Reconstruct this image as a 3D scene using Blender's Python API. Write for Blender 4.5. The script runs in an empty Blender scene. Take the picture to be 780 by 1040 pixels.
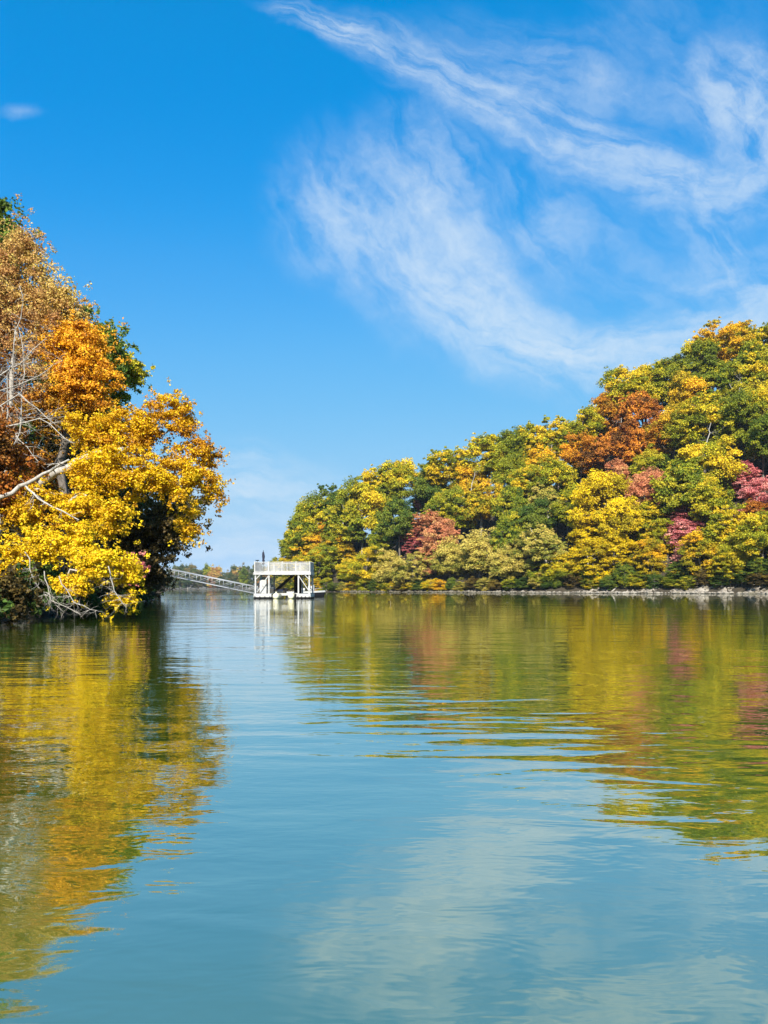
import bpy, bmesh, math, random
import numpy as np
from mathutils import Vector, Matrix

R = math.radians
S = bpy.context.scene
COL = S.collection

# ------------------------------------------------------------------ camera
F = 751.0            # focal length in photo pixels (780 x 1040 frame)
HZ = 597.5           # horizon row in the photo
CAMH = 1.1
cam_d = bpy.data.cameras.new('camera')
cam = bpy.data.objects.new('camera', cam_d)
COL.objects.link(cam)
cam.location = (0, 0, CAMH)
cam.rotation_euler = (R(90), 0, 0)
cam_d.sensor_fit = 'VERTICAL'
cam_d.sensor_height = 24.0
cam_d.lens = 24.0 * F / 1040.0
cam_d.shift_y = (HZ - 520.0) / 1040.0
cam_d.clip_start = 0.1
cam_d.clip_end = 20000
S.camera = cam

# ------------------------------------------------------------------ light
SUN_EL, SUN_AZ = 36.0, -6.0     # azimuth measured from straight behind the camera, negative = to the left
sa = R(SUN_AZ)
sdir = Vector((math.sin(sa) * math.cos(R(SUN_EL)), -math.cos(sa) * math.cos(R(SUN_EL)), math.sin(R(SUN_EL))))
sun_d = bpy.data.lights.new('sun', 'SUN')
sun_d.energy = 5.0
sun_d.angle = R(0.5)
sun_d.color = (1.0, 0.95, 0.86)
sun = bpy.data.objects.new('sun', sun_d)
COL.objects.link(sun)
sun.rotation_euler = sdir.to_track_quat('Z', 'Y').to_euler()
S.view_settings.view_transform = 'Standard'
S.view_settings.look = 'None'
S.view_settings.exposure = 1.0
S.view_settings.gamma = 1.0
S.cycles.max_bounces = 6
S.cycles.diffuse_bounces = 2
S.cycles.glossy_bounces = 3
S.cycles.transmission_bounces = 3
S.cycles.volume_bounces = 0
S.cycles.transparent_max_bounces = 6
S.cycles.caustics_reflective = False
S.cycles.caustics_refractive = False
S.cycles.use_denoising = True


class NT:
    def __init__(s, tree):
        s.t = tree
        tree.nodes.clear()

    def n(s, typ, props=None, **ins):
        nd = s.t.nodes.new(typ)
        for k, v in (props or {}).items():
            setattr(nd, k, v)
        for k, v in ins.items():
            key = int(k[1:]) if k[0] == '_' else k.replace('_', ' ')
            if isinstance(v, bpy.types.NodeSocket):
                s.t.links.new(v, nd.inputs[key])
            else:
                nd.inputs[key].default_value = v
        return nd

    def math(s, op, a, b=0.0, c=0.0, clamp=False):
        return s.n('ShaderNodeMath', {'operation': op, 'use_clamp': clamp}, _0=a, _1=b, _2=c).outputs[0]

    def vmath(s, op, a, b=(0, 0, 0)):
        return s.n('ShaderNodeVectorMath', {'operation': op}, _0=a, _1=b).outputs[0]

    def mr(s, v, a, b, c, d, smooth=True):
        return s.n('ShaderNodeMapRange', {'interpolation_type': 'SMOOTHSTEP' if smooth else 'LINEAR', 'clamp': True},
                   _0=v, _1=a, _2=b, _3=c, _4=d).outputs[0]

    def ramp(s, fac, stops, interp='LINEAR'):
        nd = s.t.nodes.new('ShaderNodeValToRGB')
        s.t.links.new(fac, nd.inputs[0])
        cr = nd.color_ramp
        cr.interpolation = interp
        while len(cr.elements) < len(stops):
            cr.elements.new(0.5)
        for e, (p, c) in zip(cr.elements, stops):
            e.position = p
            e.color = (c[0], c[1], c[2], 1)
        return nd.outputs[0]

    def mix(s, fac, a, b, mode='MIX'):
        nd = s.t.nodes.new('ShaderNodeMix')
        nd.data_type = 'RGBA'
        nd.blend_type = mode
        for k, v in ((0, fac), (6, a), (7, b)):
            if isinstance(v, bpy.types.NodeSocket):
                s.t.links.new(v, nd.inputs[k])
            else:
                nd.inputs[k].default_value = v if k == 0 else (v[0], v[1], v[2], 1)
        return nd.outputs[2]


# ------------------------------------------------------------------ sky with cirrus
world = bpy.data.worlds.new('World')
S.world = world
world.use_nodes = True
world.cycles.sampling_method = 'MANUAL'
world.cycles.sample_map_resolution = 512
T = NT(world.node_tree)
sky = T.n('ShaderNodeTexSky', {'sky_type': 'NISHITA', 'sun_disc': False, 'sun_elevation': R(SUN_EL),
                               'sun_rotation': R(180.0 - SUN_AZ), 'altitude': 0, 'air_density': 1.0,
                               'dust_density': 0.35, 'ozone_density': 2.5})
gen = T.n('ShaderNodeTexCoord').outputs['Generated']
sep = T.n('ShaderNodeSeparateXYZ', None, _0=gen)
yy = T.math('MAXIMUM', sep.outputs[1], 0.02)
u = T.math('DIVIDE', sep.outputs[0], yy)
v = T.math('DIVIDE', T.math('ABSOLUTE', sep.outputs[2]), yy)
uv = T.n('ShaderNodeCombineXYZ', None, _0=u, _1=v, _2=0.0).outputs[0]
w1 = T.n('ShaderNodeTexNoise', {'noise_dimensions': '3D'}, Vector=uv, Scale=3.2, Detail=4.0, Roughness=0.6)
w2 = T.n('ShaderNodeTexNoise', {'noise_dimensions': '3D'}, Vector=uv, Scale=11.0, Detail=5.0, Roughness=0.6)
o1 = T.vmath('MULTIPLY', T.vmath('SUBTRACT', w1.outputs['Color'], (0.5, 0.5, 0.5)), (0.09, 0.08, 0))
o2 = T.vmath('MULTIPLY', T.vmath('SUBTRACT', w2.outputs['Color'], (0.5, 0.5, 0.5)), (0.055, 0.05, 0))
puv = T.vmath('ADD', T.vmath('ADD', uv, o1), o2)
# (px, py, half length, half width, slope degrees, weight, grain)
CLOUDS = [
    (330, 28, 80, 16, -16, 0.55, 1), (400, 55, 110, 30, -22, 0.42, 2), (470, 85, 130, 44, -26, 0.40, 23), (560, 128, 150, 46, -24, 0.44, 3),
    (640, 165, 130, 40, -16, 0.40, 26), (700, 185, 110, 44, 0, 0.36, 4), (748, 95, 84, 74, -50, 0.66, 5), (785, 150, 110, 60, 40, 0.45, 6),
    (690, 70, 190, 120, -30, 0.15, 7), (540, 65, 150, 60, -14, 0.22, 18), (605, 72, 40, 26, -20, 0.30, 21),
    (330, 210, 90, 80, -60, 0.34, 8), (430, 180, 110, 70, -60, 0.36, 9), (400, 245, 150, 92, -50, 0.48, 10), (460, 275, 150, 74, -48, 0.52, 27),
    (500, 325, 150, 56, -30, 0.52, 24), (570, 350, 160, 34, -10, 0.50, 11), (540, 215, 90, 60, -55, 0.24, 12), (660, 350, 160, 36, 8, 0.38, 13),
    (715, 240, 110, 50, -60, 0.24, 14), (770, 310, 150, 80, 15, 0.52, 15),
    (620, 270, 170, 90, -35, 0.13, 19),
    (245, 495, 130, 56, -8, 0.46, 16), (250, 560, 240, 50, 0, 0.50, 17), (10, 105, 30, 12, 0, 0.25, 20),
    (330, 600, 400, 60, 0, 0.2, 25),
]
dens = None
for (px, py, a, b, ang, w, k) in CLOUDS:
    loc = ((px + 8 - 390) / F, (HZ - py - 6) / F, 0)
    q = T.n('ShaderNodeMapping', {'vector_type': 'TEXTURE'}, Vector=puv, Location=loc, Rotation=(0, 0, R(ang)),
            Scale=(a / F, b / F, 1)).outputs[0]
    ln = T.n('ShaderNodeVectorMath', {'operation': 'LENGTH'}, _0=q).outputs['Value']
    g = T.mr(ln, 0.0, 1.15, 1.0, 0.0)
    if a > 60:
        asp = a / b
        qq = T.n('ShaderNodeMapping', None, Vector=q, Location=(k * 7.3, k * 3.1, 0), Scale=(1.0, 1.9, 1)).outputs[0]
        nz = T.n('ShaderNodeTexNoise', {'noise_dimensions': '2D'}, Vector=qq, Scale=1.2, Detail=8.0, Roughness=0.6,
                 Distortion=0.0).outputs[0]
        g = T.math('MULTIPLY', g, T.mr(nz, 0.30, 0.70, 0.06, 1.65))
    g = T.math('MULTIPLY', g, w)
    dens = g if dens is None else T.math('ADD', dens, g)
fine = T.n('ShaderNodeTexNoise', {'noise_dimensions': '3D'}, Vector=puv, Scale=26.0, Detail=8.0, Roughness=0.68).outputs[0]
dens = T.math('MULTIPLY', dens, T.mr(fine, 0.3, 0.7, 0.65, 1.3))
dens = T.math('MULTIPLY', dens, T.mr(sep.outputs[1], 0.05, 0.35, 0.0, 1.0))
dens = T.math('SUBTRACT', 1.0, T.math('POWER', 2.718, T.math('MULTIPLY', dens, -1.15)))
dens = T.math('MULTIPLY', dens, 0.88)
# deep polarised-looking autumn blue: the physical sky graded channel by channel
sc_ = T.n('ShaderNodeSeparateColor', None, _0=sky.outputs[0])


def curve(sock, pts, mx):
    nd = T.t.nodes.new('ShaderNodeFloatCurve')
    T.t.links.new(T.math('DIVIDE', sock, mx, clamp=True), nd.inputs['Value'])
    cv = nd.mapping.curves[0]
    while len(cv.points) < len(pts):
        cv.points.new(0.5, 0.5)
    for p_, (a_, b_) in zip(cv.points, pts):
        p_.location = (a_, b_)
        p_.handle_type = 'AUTO_CLAMPED'
    nd.mapping.update()
    return T.math('MULTIPLY', nd.outputs[0], GK)


GK = 5.0       # 1 / (strength x exposure): curve outputs are picture values
K0 = 6.6       # the physical sky's own scale
rr_ = curve(sc_.outputs[0], [(0, 0), (.13 / 2, .000), (.15 / 2, .002), (.227 / 2, .062), (.334 / 2, .15), (.688 / 2, .34), (.95 / 2, .40), (1, .44)], 2 * K0)
gg_ = curve(sc_.outputs[1], [(0, 0.03), (.225 / 2, .275), (.25 / 2, .290), (.385 / 2, .400), (.549 / 2, .505), (.953 / 2, .62), (.75, .66), (1, .69)], 2 * K0)
bb_ = curve(sc_.outputs[2], [(0, 0.1), (.417 / 2, .735), (.455 / 2, .775), (.661 / 2, .890), (.869 / 2, .92), (.5, .92), (.75, .89), (1, .88)], 2 * K0)
skyc = T.n('ShaderNodeCombineColor', None, _0=rr_, _1=gg_, _2=bb_).outputs[0]
cl = T.mix(dens, skyc, (3.6, 4.2, 4.75))
bg = T.n('ShaderNodeBackground', None, Color=cl, Strength=0.1)
T.n('ShaderNodeOutputWorld', None, Surface=bg.outputs[0])


# ------------------------------------------------------------------ helpers
def tag(o, label=None, cat=None, group=None, kind=None):
    if label: o['label'] = label
    if cat: o['category'] = cat
    if group: o['group'] = group
    if kind: o['kind'] = kind
    return o


def link(name, me, parent=None, mats=()):
    o = bpy.data.objects.new(name, me)
    COL.objects.link(o)
    if parent is not None:
        o.parent = parent
    for m in (mats if isinstance(mats, (list, tuple)) else [mats]):
        me.materials.append(m)
    return o


def empty(name, loc, label=None, cat=None, group=None, rz=0.0):
    o = bpy.data.objects.new(name, None)
    COL.objects.link(o)
    o.location = loc
    o.rotation_euler = (0, 0, rz)
    o.empty_display_size = 0.3
    return tag(o, label, cat, group)


def np_mesh(name, verts, faces, attrs=None, smooth=False):
    """faces: (n,4) or (n,3) integer array, or list of such arrays"""
    fl = faces if isinstance(faces, list) else [faces]
    me = bpy.data.meshes.new(name)
    verts = np.asarray(verts, dtype=np.float32)
    me.vertices.add(len(verts))
    me.vertices.foreach_set('co', verts.ravel())
    loops = np.concatenate([f.ravel() for f in fl]).astype(np.int32)
    totals = np.concatenate([np.full(len(f), f.shape[1], dtype=np.int32) for f in fl])
    starts = np.concatenate([[0], np.cumsum(totals)[:-1]]).astype(np.int32)
    me.loops.add(len(loops))
    me.loops.foreach_set('vertex_index', loops)
    me.polygons.add(len(totals))
    me.polygons.foreach_set('loop_start', starts)
    me.polygons.foreach_set('loop_total', totals)
    me.polygons.foreach_set('use_smooth', np.full(len(totals), smooth, dtype=bool))
    for k, a in (attrs or {}).items():
        at = me.attributes.new(k, 'FLOAT', 'POINT')
        at.data.foreach_set('value', np.asarray(a, dtype=np.float32))
    me.update(calc_edges=True)
    me.validate()
    return me


class MB:
    """collects boxes, bars and tubes for ONE mesh object"""
    def __init__(s):
        s.bm = bmesh.new()

    def box(s, x0, y0, z0, x1, y1, z1, bev=0.0):
        r = bmesh.ops.create_cube(s.bm, size=1.0)
        for v_ in r['verts']:
            v_.co = Vector(((x0 + x1) / 2 + v_.co.x * (x1 - x0), (y0 + y1) / 2 + v_.co.y * (y1 - y0),
                            (z0 + z1) / 2 + v_.co.z * (z1 - z0)))
        if bev > 0:
            es = {e for v_ in r['verts'] for e in v_.link_edges}
            bmesh.ops.bevel(s.bm, geom=list(es), offset=bev, segments=2, affect='EDGES', profile=0.5)
        return s

    def tube(s, pts, rad, seg=8, cap=True):
        pts = [Vector(p) for p in pts]
        rads = rad if isinstance(rad, (list, tuple)) else [rad] * len(pts)
        rings = []
        for i, p in enumerate(pts):
            d = (pts[min(i + 1, len(pts) - 1)] - pts[max(i - 1, 0)]).normalized()
            a = d.cross(Vector((0, 0, 1)))
            if a.length < 1e-3:
                a = d.cross(Vector((1, 0, 0)))
            a.normalize()
            b = d.cross(a)
            rings.append([s.bm.verts.new(p + (a * math.cos(t) + b * math.sin(t)) * rads[i])
                          for t in [2 * math.pi * k / seg for k in range(seg)]])
        for q in range(len(rings) - 1):
            for k in range(seg):
                s.bm.faces.new((rings[q][k], rings[q][(k + 1) % seg], rings[q + 1][(k + 1) % seg], rings[q + 1][k]))
        if cap:
            s.bm.faces.new(rings[0][::-1])
            s.bm.faces.new(rings[-1])
        return s

    def bar(s, p, q, w, h=None):
        """square bar between two points"""
        p, q = Vector(p), Vector(q)
        h = h or w
        d = (q - p).normalized()
        a = d.cross(Vector((0, 0, 1)))
        if a.length < 1e-3:
            a = Vector((1, 0, 0))
        a.normalize()
        b = d.cross(a)
        vs = []
        for c in (p, q):
            vs.append([s.bm.verts.new(c + a * i * w / 2 + b * j * h / 2) for i, j in ((-1, -1), (1, -1), (1, 1), (-1, 1))])
        for k in range(4):
            s.bm.faces.new((vs[0][k], vs[0][(k + 1) % 4], vs[1][(k + 1) % 4], vs[1][k]))
        s.bm.faces.new(vs[0][::-1])
        s.bm.faces.new(vs[1])
        return s

    def build(s, name, mat, parent=None, smooth=False):
        bmesh.ops.recalc_face_normals(s.bm, faces=s.bm.faces)
        me = bpy.data.meshes.new(name)
        s.bm.to_mesh(me)
        s.bm.free()
        if smooth:
            for p in me.polygons:
                p.use_smooth = True
        return link(name, me, parent, mat)


def new_mat(name):
    m = bpy.data.materials.new(name)
    m.use_nodes = True
    return m, NT(m.node_tree)


def plain(name, col, rough=0.6, metal=0.0, dirt=0.25, scale=3.0, spec=0.5):
    m, t = new_mat(name)
    co = t.n('ShaderNodeTexCoord').outputs['Object']
    nz = t.n('ShaderNodeTexNoise', None, Vector=co, Scale=scale, Detail=6.0, Roughness=0.65).outputs[0]
    c = t.mix(t.mr(nz, 0.4, 0.75, 0.0, dirt), col, tuple(x * 0.45 for x in col))
    b = t.n('ShaderNodeBsdfPrincipled', None, Base_Color=c, Roughness=rough, Metallic=metal)
    b.inputs['Specular IOR Level'].default_value = spec
    t.n('ShaderNodeOutputMaterial', None, Surface=b.outputs[0])
    return m


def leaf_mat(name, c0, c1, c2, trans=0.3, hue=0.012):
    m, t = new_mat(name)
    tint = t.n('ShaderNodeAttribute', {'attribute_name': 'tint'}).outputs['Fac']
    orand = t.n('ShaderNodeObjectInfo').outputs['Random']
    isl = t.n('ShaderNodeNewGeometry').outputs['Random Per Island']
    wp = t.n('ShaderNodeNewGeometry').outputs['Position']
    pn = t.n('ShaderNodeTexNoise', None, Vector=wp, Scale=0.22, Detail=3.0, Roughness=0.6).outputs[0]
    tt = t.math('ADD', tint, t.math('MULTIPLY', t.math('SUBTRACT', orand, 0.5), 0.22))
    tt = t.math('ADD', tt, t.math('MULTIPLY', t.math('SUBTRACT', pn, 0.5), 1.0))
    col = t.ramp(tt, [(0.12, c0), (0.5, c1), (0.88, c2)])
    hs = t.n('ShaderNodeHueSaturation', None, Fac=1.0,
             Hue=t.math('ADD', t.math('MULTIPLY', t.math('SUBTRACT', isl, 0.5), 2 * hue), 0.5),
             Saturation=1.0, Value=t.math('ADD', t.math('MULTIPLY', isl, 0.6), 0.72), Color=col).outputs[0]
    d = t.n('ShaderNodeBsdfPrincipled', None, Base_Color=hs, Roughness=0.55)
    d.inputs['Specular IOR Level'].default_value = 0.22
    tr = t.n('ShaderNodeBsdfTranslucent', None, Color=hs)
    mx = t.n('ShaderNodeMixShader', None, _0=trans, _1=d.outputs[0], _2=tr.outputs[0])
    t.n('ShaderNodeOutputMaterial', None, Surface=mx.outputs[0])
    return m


LM = {
    'green':  leaf_mat('leaf_green', (0.0888, 0.1398, 0.0132), (0.2662, 0.2981, 0.0176), (0.5577, 0.4657, 0.0275)),
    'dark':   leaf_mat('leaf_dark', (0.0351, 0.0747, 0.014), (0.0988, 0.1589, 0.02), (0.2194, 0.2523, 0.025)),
    'olive':  leaf_mat('leaf_olive', (0.153, 0.1857, 0.0126), (0.3731, 0.3633, 0.0162), (0.7652, 0.549, 0.0225)),
    'gold':   leaf_mat('leaf_gold', (0.24, 0.2346, 0.0135), (0.54, 0.3864, 0.0162), (0.84, 0.4968, 0.018)),
    'yellow': leaf_mat('leaf_yellow', (0.42, 0.32, 0.010), (0.70, 0.50, 0.010), (0.84, 0.62, 0.015)),
    'orange': leaf_mat('leaf_orange', (0.286, 0.165, 0.015), (0.616, 0.253, 0.016), (0.814, 0.418, 0.02)),
    'russet': leaf_mat('leaf_russet', (0.161, 0.0702, 0.014), (0.4347, 0.1482, 0.022), (0.7406, 0.312, 0.03)),
    'pink':   leaf_mat('leaf_pink', (0.3727, 0.089, 0.0907), (0.7115, 0.216, 0.2203), (0.9486, 0.5083, 0.4147)),
    'salmon': leaf_mat('leaf_salmon', (0.4036, 0.1716, 0.072), (0.652, 0.2431, 0.12), (0.7141, 0.429, 0.168)),
    'cream':  leaf_mat('leaf_cream', (0.178, 0.1971, 0.0289), (0.4035, 0.3594, 0.0577), (0.6171, 0.4869, 0.1072)),
    'tan':    leaf_mat('leaf_tan', (0.30, 0.12, 0.045), (0.52, 0.28, 0.095), (0.64, 0.47, 0.12)),
    'maple':  leaf_mat('leaf_maple', (0.58, 0.28, 0.014), (0.74, 0.47, 0.012), (0.84, 0.60, 0.016), trans=0.35),
    'umber':  leaf_mat('leaf_umber', (0.045, 0.035, 0.012), (0.13, 0.085, 0.02), (0.28, 0.20, 0.03)),  # dull brown, darkened to put left-bank shade into the leaf colour
    'far':    leaf_mat('leaf_far', (0.07, 0.11, 0.045), (0.13, 0.16, 0.06), (0.28, 0.21, 0.08)),
}


def bark_mat(name, c0, c1):
    m, t = new_mat(name)
    co = t.n('ShaderNodeTexCoord').outputs['Object']
    mp = t.n('ShaderNodeMapping', None, Vector=co, Scale=(5, 5, 1.2)).outputs[0]
    nz = t.n('ShaderNodeTexNoise', None, Vector=mp, Scale=2.5, Detail=8.0, Roughness=0.7).outputs[0]
    c = t.ramp(nz, [(0.35, c0), (0.65, c1)])
    b = t.n('ShaderNodeBsdfPrincipled', None, Base_Color=c, Roughness=0.85)
    t.n('ShaderNodeOutputMaterial', None, Surface=b.outputs[0])
    return m


BARK = bark_mat('bark_grey_brown', (0.07, 0.055, 0.04), (0.20, 0.165, 0.13))
BARKP = bark_mat('bark_pale_grey', (0.22, 0.20, 0.17), (0.48, 0.44, 0.38))
BARKD = bark_mat('bark_dark', (0.03, 0.024, 0.018), (0.10, 0.08, 0.06))


# ------------------------------------------------------------------ foliage geometry
def leaves(rng, cen, rad, per, size, tint, droop=0.0, dome=-0.35, shell=0.7, up=0.35, jit=0.55):
    """cen (n,3), rad (n,3), tint (n,) -> verts, faces, tint per vertex"""
    n = len(cen)
    k = n * per
    ci = np.repeat(np.arange(n), per)
    z = rng.uniform(dome, 1.0, k)
    a = rng.uniform(0, 2 * np.pi, k)
    rr = np.sqrt(np.maximum(0, 1 - z * z))
    d = np.stack([rr * np.cos(a), rr * np.sin(a), z], 1)
    t = shell + (1 - shell) * rng.random(k)
    t *= 1 + 0.18 * rng.standard_normal(k) * 0.7
    off = d * t[:, None] * rad[ci]
    off[:, 2] -= droop * (off[:, 0] ** 2 + off[:, 1] ** 2)
    p = cen[ci] + off
    nn = d * 0.75 + np.array([0, 0, up]) + rng.standard_normal((k, 3)) * jit
    nn /= np.linalg.norm(nn, axis=1)[:, None] + 1e-9
    r = rng.standard_normal((k, 3))
    tt = np.cross(nn, r)
    tt /= np.linalg.norm(tt, axis=1)[:, None] + 1e-9
    bb = np.cross(nn, tt)
    s = size * rng.uniform(0.6, 1.35, k)[:, None]
    f = nn * s * 0.12
    V = np.empty((k, 4, 3))
    V[:, 0] = p - tt * s * 0.55 - f
    V[:, 1] = p + bb * s * 0.42 + f - tt * s * 0.05
    V[:, 2] = p + tt * s * 0.55 - f
    V[:, 3] = p - bb * s * 0.42 + f - tt * s * 0.05
    tv = tint[ci] + 0.07 * rng.standard_normal(k)
    return V.reshape(-1, 3), np.arange(k * 4).reshape(-1, 4), np.repeat(tv, 4)


def grow(rng, trunk, cen, tip=0.02, steps=3, wig=0.12, thick=1.0, expo=0.5, uppen=1.2):
    """joins clump centres to a trunk polyline; returns edges as (p,q,rp,rq)"""
    P = [np.array(p, float) for p in trunk]
    par = [-1] + list(range(len(trunk) - 1))
    order = np.argsort([min(np.linalg.norm(c - q) for q in P) for c in cen])
    ends = [len(P) - 1]
    for i in order:
        c = cen[i]
        A = np.array(P)
        dv = c - A
        dist = np.linalg.norm(dv, axis=1)
        cost = dist * (1 + uppen * np.clip(-dv[:, 2] / (dist + 1e-6), 0, 1) + 0.25 * np.clip(dv[:, 2] / (dist + 1e-6) - 0.8, 0, 1))
        cost[0] += 5
        j = int(np.argmin(cost))
        a = A[j]
        L = dist[j]
        prev = j
        for s_ in range(1, steps + 1):
            f = s_ / steps
            m = a + (c - a) * f + rng.standard_normal(3) * wig * L * (1 - f) * 0.6
            m[2] += L * 0.12 * math.sin(math.pi * f)
            P.append(m)
            par.append(prev)
            prev = len(P) - 1
        ends.append(prev)
    load = np.zeros(len(P))
    for e in ends:
        load[e] += 1
    for i in range(len(P) - 1, 0, -1):
        load[par[i]] += load[i]
    rad = tip * thick * np.maximum(load, 0.4) ** expo
    E = []
    for i in range(1, len(P)):
        E.append((P[par[i]], P[i], rad[par[i]] if i < len(trunk) else min(rad[par[i]], rad[i] * 1.5), rad[i]))
    return E


def tubes(E, seg=5):
    n = len(E)
    p = np.array([e[0] for e in E]); q = np.array([e[1] for e in E])
    rp = np.array([e[2] for e in E]); rq = np.array([e[3] for e in E])
    d = q - p
    L = np.linalg.norm(d, axis=1)[:, None] + 1e-9
    d = d / L
    q = q + d * rq[:, None] * 0.4
    ref = np.where(np.abs(d[:, 2:3]) > 0.9, np.array([[1.0, 0, 0]]), np.array([[0, 0, 1.0]]))
    a = np.cross(d, ref); a /= np.linalg.norm(a, axis=1)[:, None] + 1e-9
    b = np.cross(d, a)
    V = np.empty((n, 2 * seg, 3))
    for k in range(seg):
        t = 2 * np.pi * k / seg
        o = a * math.cos(t) + b * math.sin(t)
        V[:, k] = p + o * rp[:, None]
        V[:, seg + k] = q + o * rq[:, None]
    base = (np.arange(n) * 2 * seg)[:, None]
    Fs = []
    for k in range(seg):
        k2 = (k + 1) % seg
        Fs.append(np.concatenate([base + k, base + k2, base + seg + k2, base + seg + k], 1))
    return V.reshape(-1, 3), np.concatenate(Fs)


def bumpy(rng, dirs, amp=0.22, k=9):
    """low-frequency lumps on a sphere of directions"""
    ax = rng.standard_normal((k, 3)); ax /= np.linalg.norm(ax, axis=1)[:, None]
    w = rng.uniform(-1, 1, k)
    out = np.zeros(len(dirs))
    for i in range(k):
        out += w[i] * np.exp(4.0 * (dirs @ ax[i] - 1))
    return 1 + amp * out


def make_proto(seed, form, H=16.0, Rr=5.5, nc=105, per=110, leaf=0.46, cr=1.12):
    """a broadleaf tree standing at the origin: returns trunk mesh, crown mesh"""
    rng = np.random.default_rng(seed)
    if form == 'tall':
        zc, rz, low = 0.64 * H, 0.36 * H, -0.75
    elif form == 'bushy':
        zc, rz, low = 0.52 * H, 0.48 * H, -0.95
    elif form == 'layer':
        zc, rz, low = 0.54 * H, 0.46 * H, -0.9
    else:
        zc, rz, low = 0.62 * H, 0.38 * H, -0.8
    z = rng.uniform(low, 1, nc)
    a = rng.uniform(0, 2 * np.pi, nc)
    rr = np.sqrt(1 - z * z)
    d = np.stack([rr * np.cos(a), rr * np.sin(a), z], 1)
    t = rng.uniform(0.0, 1.0, nc) ** 0.38
    t = 0.30 + 0.70 * t
    t *= bumpy(rng, d, 0.42, 14)
    cen = d * t[:, None] * np.array([Rr - cr * 0.6, Rr - cr * 0.6, rz - cr * 0.4])
    if form == 'layer':
        lv = 1.9
        cen[:, 2] = np.round(cen[:, 2] / lv) * lv + rng.normal(0, 0.6, nc)
        cen[:, 2] -= 0.03 * (cen[:, 0] ** 2 + cen[:, 1] ** 2)
    q_ = np.quantile(np.hypot(cen[:, 0], cen[:, 1]), 0.93)
    cen[:, :2] *= (Rr - cr * 0.8) / q_
    hi, lo_ = cen[:, 2].max(), cen[:, 2].min()
    cen[:, 2] = (cen[:, 2] - lo_) / (hi - lo_) * ((rz - cr * 0.5) - low * rz * 0.95) + low * rz * 0.95
    # lopsided: one side fuller, the top pulled to one side
    cen[:, 0] += 0.16 * rng.uniform(-1, 1) * cen[:, 2]
    cen[:, 1] += 0.16 * rng.uniform(-1, 1) * cen[:, 2]
    cen[:, 0] *= rng.uniform(0.86, 1.14)
    cen[:, 2] += zc
    cs = rng.uniform(0.5, 1.5, nc)
    if form == 'layer':
        rad = np.stack([cr * cs * 1.25, cr * cs * 1.25, cr * cs * 0.42], 1)
        dro, dome, up, jit = 0.16, -0.9, 1.1, 0.4
    else:
        rad = np.stack([cr * cs, cr * cs, cr * cs * 0.72], 1)
        dro, dome, up, jit = 0.04, -0.6, 0.4, 0.65
    tint = 0.5 + 0.20 * rng.standard_normal(nc) + 0.12 * d[:, 2] + 0.9 * (bumpy(rng, d, 0.4, 8) - 1)
    V, Fc, tv = leaves(rng, cen, rad, per, leaf, tint, droop=dro, dome=dome, up=up, jit=jit, shell=0.45)
    # stray sprigs roughen the outline
    ns = nc * 2
    idx = rng.integers(0, nc, ns)
    dd = rng.standard_normal((ns, 3)); dd[:, 2] = np.abs(dd[:, 2]); dd /= np.linalg.norm(dd, axis=1)[:, None]
    sc = cen[idx] + dd * cr * rng.uniform(0.9, 1.45, (ns, 1))
    V2, F2, t2 = leaves(rng, sc, np.full((ns, 3), cr * 0.30), 18, leaf * 0.9, tint[idx])
    crown = np_mesh('crown', np.concatenate([V, V2]), np.concatenate([Fc, F2 + len(V)]), {'tint': np.concatenate([tv, t2])})
    lean = rng.normal(0, 0.25, 2)
    top = zc + rz * 0.45
    trunk = [(0, 0, -1.5)] + [(lean[0] * s_ * s_ * 3 + rng.normal(0, 0.08), lean[1] * s_ * s_ * 3 + rng.normal(0, 0.08), top * s_)
                              for s_ in (0.0, 0.15, 0.3, 0.45, 0.6, 0.75, 0.88, 1.0)]
    E = grow(rng, trunk, cen[rng.permutation(nc)[:int(nc * 0.7)]], tip=0.03)
    tvv, tf = tubes(E)
    return np_mesh('trunk', tvv, tf, smooth=True), crown


# ------------------------------------------------------------------ land shapes
def seg_dist(P, poly):
    """signed distance to a closed polygon, positive inside; P (n,2)"""
    poly = np.asarray(poly, float)
    n = len(poly)
    best = np.full(len(P), 1e9)
    inside = np.zeros(len(P), bool)
    for i in range(n):
        a = poly[i]; b = poly[(i + 1) % n]
        ab = b - a
        t = np.clip(((P - a) @ ab) / (ab @ ab), 0, 1)
        dd = np.linalg.norm(P - (a + t[:, None] * ab), axis=1)
        best = np.minimum(best, dd)
        c = ((a[1] > P[:, 1]) != (b[1] > P[:, 1])) & (P[:, 0] < (b[0] - a[0]) * (P[:, 1] - a[1]) / (b[1] - a[1] + 1e-12) + a[0])
        inside ^= c
    return np.where(inside, best, -best)


RPOLY = [(190, 30), (118, 100), (88, 126), (72.7, 140), (56, 156), (38, 170), (20, 187), (4, 203), (-12, 216), (-27, 224),
         (-36, 229), (-39, 238), (-30, 252), (0, 275), (60, 330), (200, 420), (520, 520), (620, 260), (520, 30)]
LPOLY = [(-7.5, -60), (-8.5, 0), (-10.5, 14), (-12.0, 23), (-13.6, 30), (-15.2, 40), (-18.4, 54), (-22, 68), (-25, 80),
         (-34, 96), (-55, 112), (-120, 140), (-420, 190), (-520, 40), (-420, -60)]


def outline_y(px):
    xs = [270, 284, 292, 300, 320, 345, 370, 395, 430, 455, 480, 510, 545, 570, 590, 602, 625, 660, 690, 720, 745, 780, 900, 1300]
    ys = [592, 565, 540, 512, 502, 488, 478, 470, 462, 455, 445, 437, 432, 423, 415, 395, 375, 372, 350, 332, 323, 335, 310, 300]
    return np.interp(px, xs, ys)


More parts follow.
